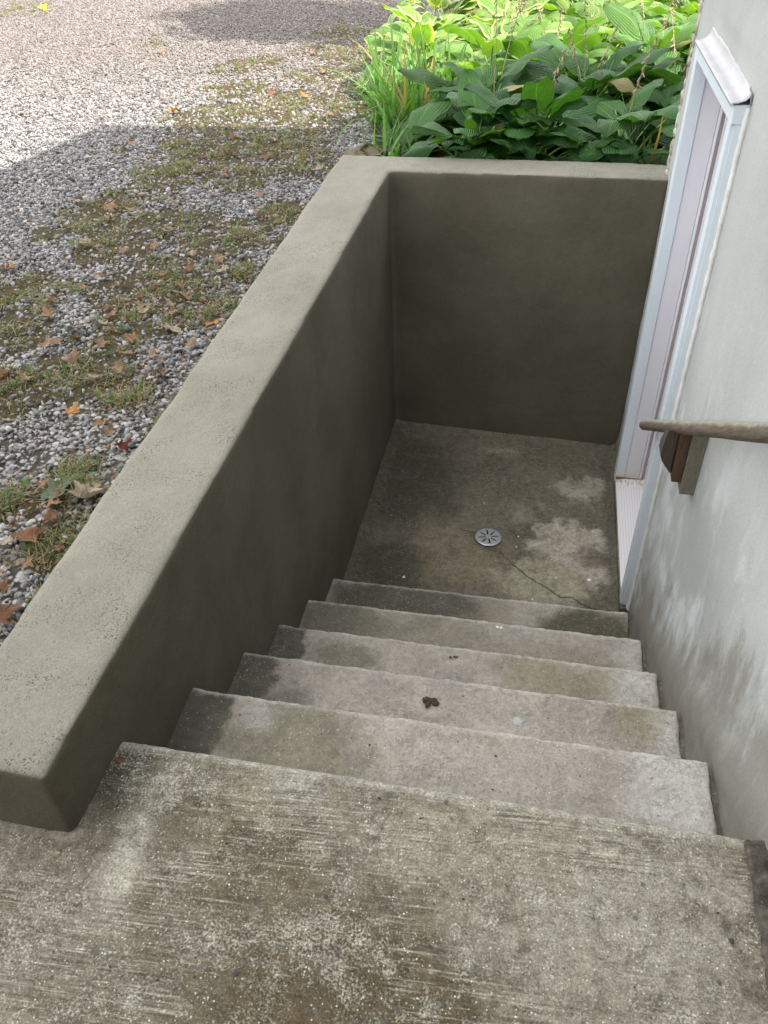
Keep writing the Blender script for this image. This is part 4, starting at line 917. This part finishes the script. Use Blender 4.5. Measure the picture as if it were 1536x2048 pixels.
# soil of the bed
def soilmat():
    m = M('bed_soil', .95, .1); p = m.pos(); m.col(m.mix(m.rng(m.noise(p, 14, 6, .7), .35, .65), (.03, .024, .017), (.09, .07, .045))); m.bump(m.noise(p, 50, 6, .7), .8, .01); return m.mat
bm = bmesh.new()
pl = [(-.12, 3.30), (W+.02, 3.30), (W+.02, 3.12), (3.5, 3.12), (3.5, 9.2), (-.9, 9.2), (-.62, 7.0), (-.55, 5.2), (-.32, 4.3)]
bm.faces.new([bm.verts.new((x, y, ZG+.012)) for x, y in pl]); tag(obj('bed_soil', bm, soilmat()), kind='structure')
st_ = crumple('edging_stone', 'flat grey edging stone at the corner of the bed beside the low wall', 'stone', (-.30, 3.95, ZG), .13, None, 91, .45, 3, concrete('edging_stone', (.20, .17, .12), (.36, .33, .26), (.08, .07, .05), .5, 0, .6, 1., bleach=.3))

# ------------------------------------------------------------------ trees beyond the picture whose shade falls on the drive
def tree(cx, cy, h, rc, label, seed, lean=(0, 0), n=5200):
    r3 = np.random.default_rng(seed); root = thing('shade_tree', label, 'tree', (cx, cy, ZG), 'trees beyond the bed')
    q = [(cx+lean[0]*t*t, cy+lean[1]*t*t, ZG+h*t) for t in np.linspace(0, 1, 8)]
    V_, F_ = tube(q, [.20, .16, .14, .12, .10, .08, .06, .04], 12); npmesh('trunk', V_, F_, flat('bark', (.10, .08, .06), .95, .1, (40, .8, .02)), root)
    cl = r3.normal(0, 1, (46, 3)); cl /= np.linalg.norm(cl, axis=1)[:, None]; cl *= (r3.uniform(.15, 1, 46)**.5)[:, None]*np.array([rc, rc, rc*.75])
    top = np.array(q[-1])-np.array([0, 0, rc*.3])
    for j in range(8):
        e = top+cl[j]; m0 = np.array(q[4+j % 3]); V_, F_ = tube([m0, (m0+e)/2+np.array([0, 0, .15]), e], [.05, .03, .012], 6); npmesh('limb', V_, F_, bpy.data.materials['bark'], root)
    c = cl[r3.integers(0, 46, n)]+r3.normal(0, rc*.16, (n, 3))+top; a1 = r3.normal(size=(n, 3)); a1 /= np.linalg.norm(a1, axis=1)[:, None]; a2 = np.cross(a1, r3.normal(size=(n, 3))); a2 /= np.linalg.norm(a2, axis=1)[:, None]
    s = r3.uniform(.05, .10, (n, 1)); V_ = np.stack([c-a1*s, c-a2*s*.5, c+a1*s, c+a2*s*.5], 1).reshape(-1, 3); F_ = np.arange(4*n).reshape(n, 4)
    col = np.array([.06, .13, .03])*r3.uniform(.6, 1.5, (n, 1)); npmesh('crown', V_, F_, MAT_GRASS, root, False, attrs={'tint': np.repeat(col, 4, 0)})
tree(3.0, 7.4, 7.0, 1.55, 'slim leafy tree standing beyond the planting bed behind the house', 301, n=15000)
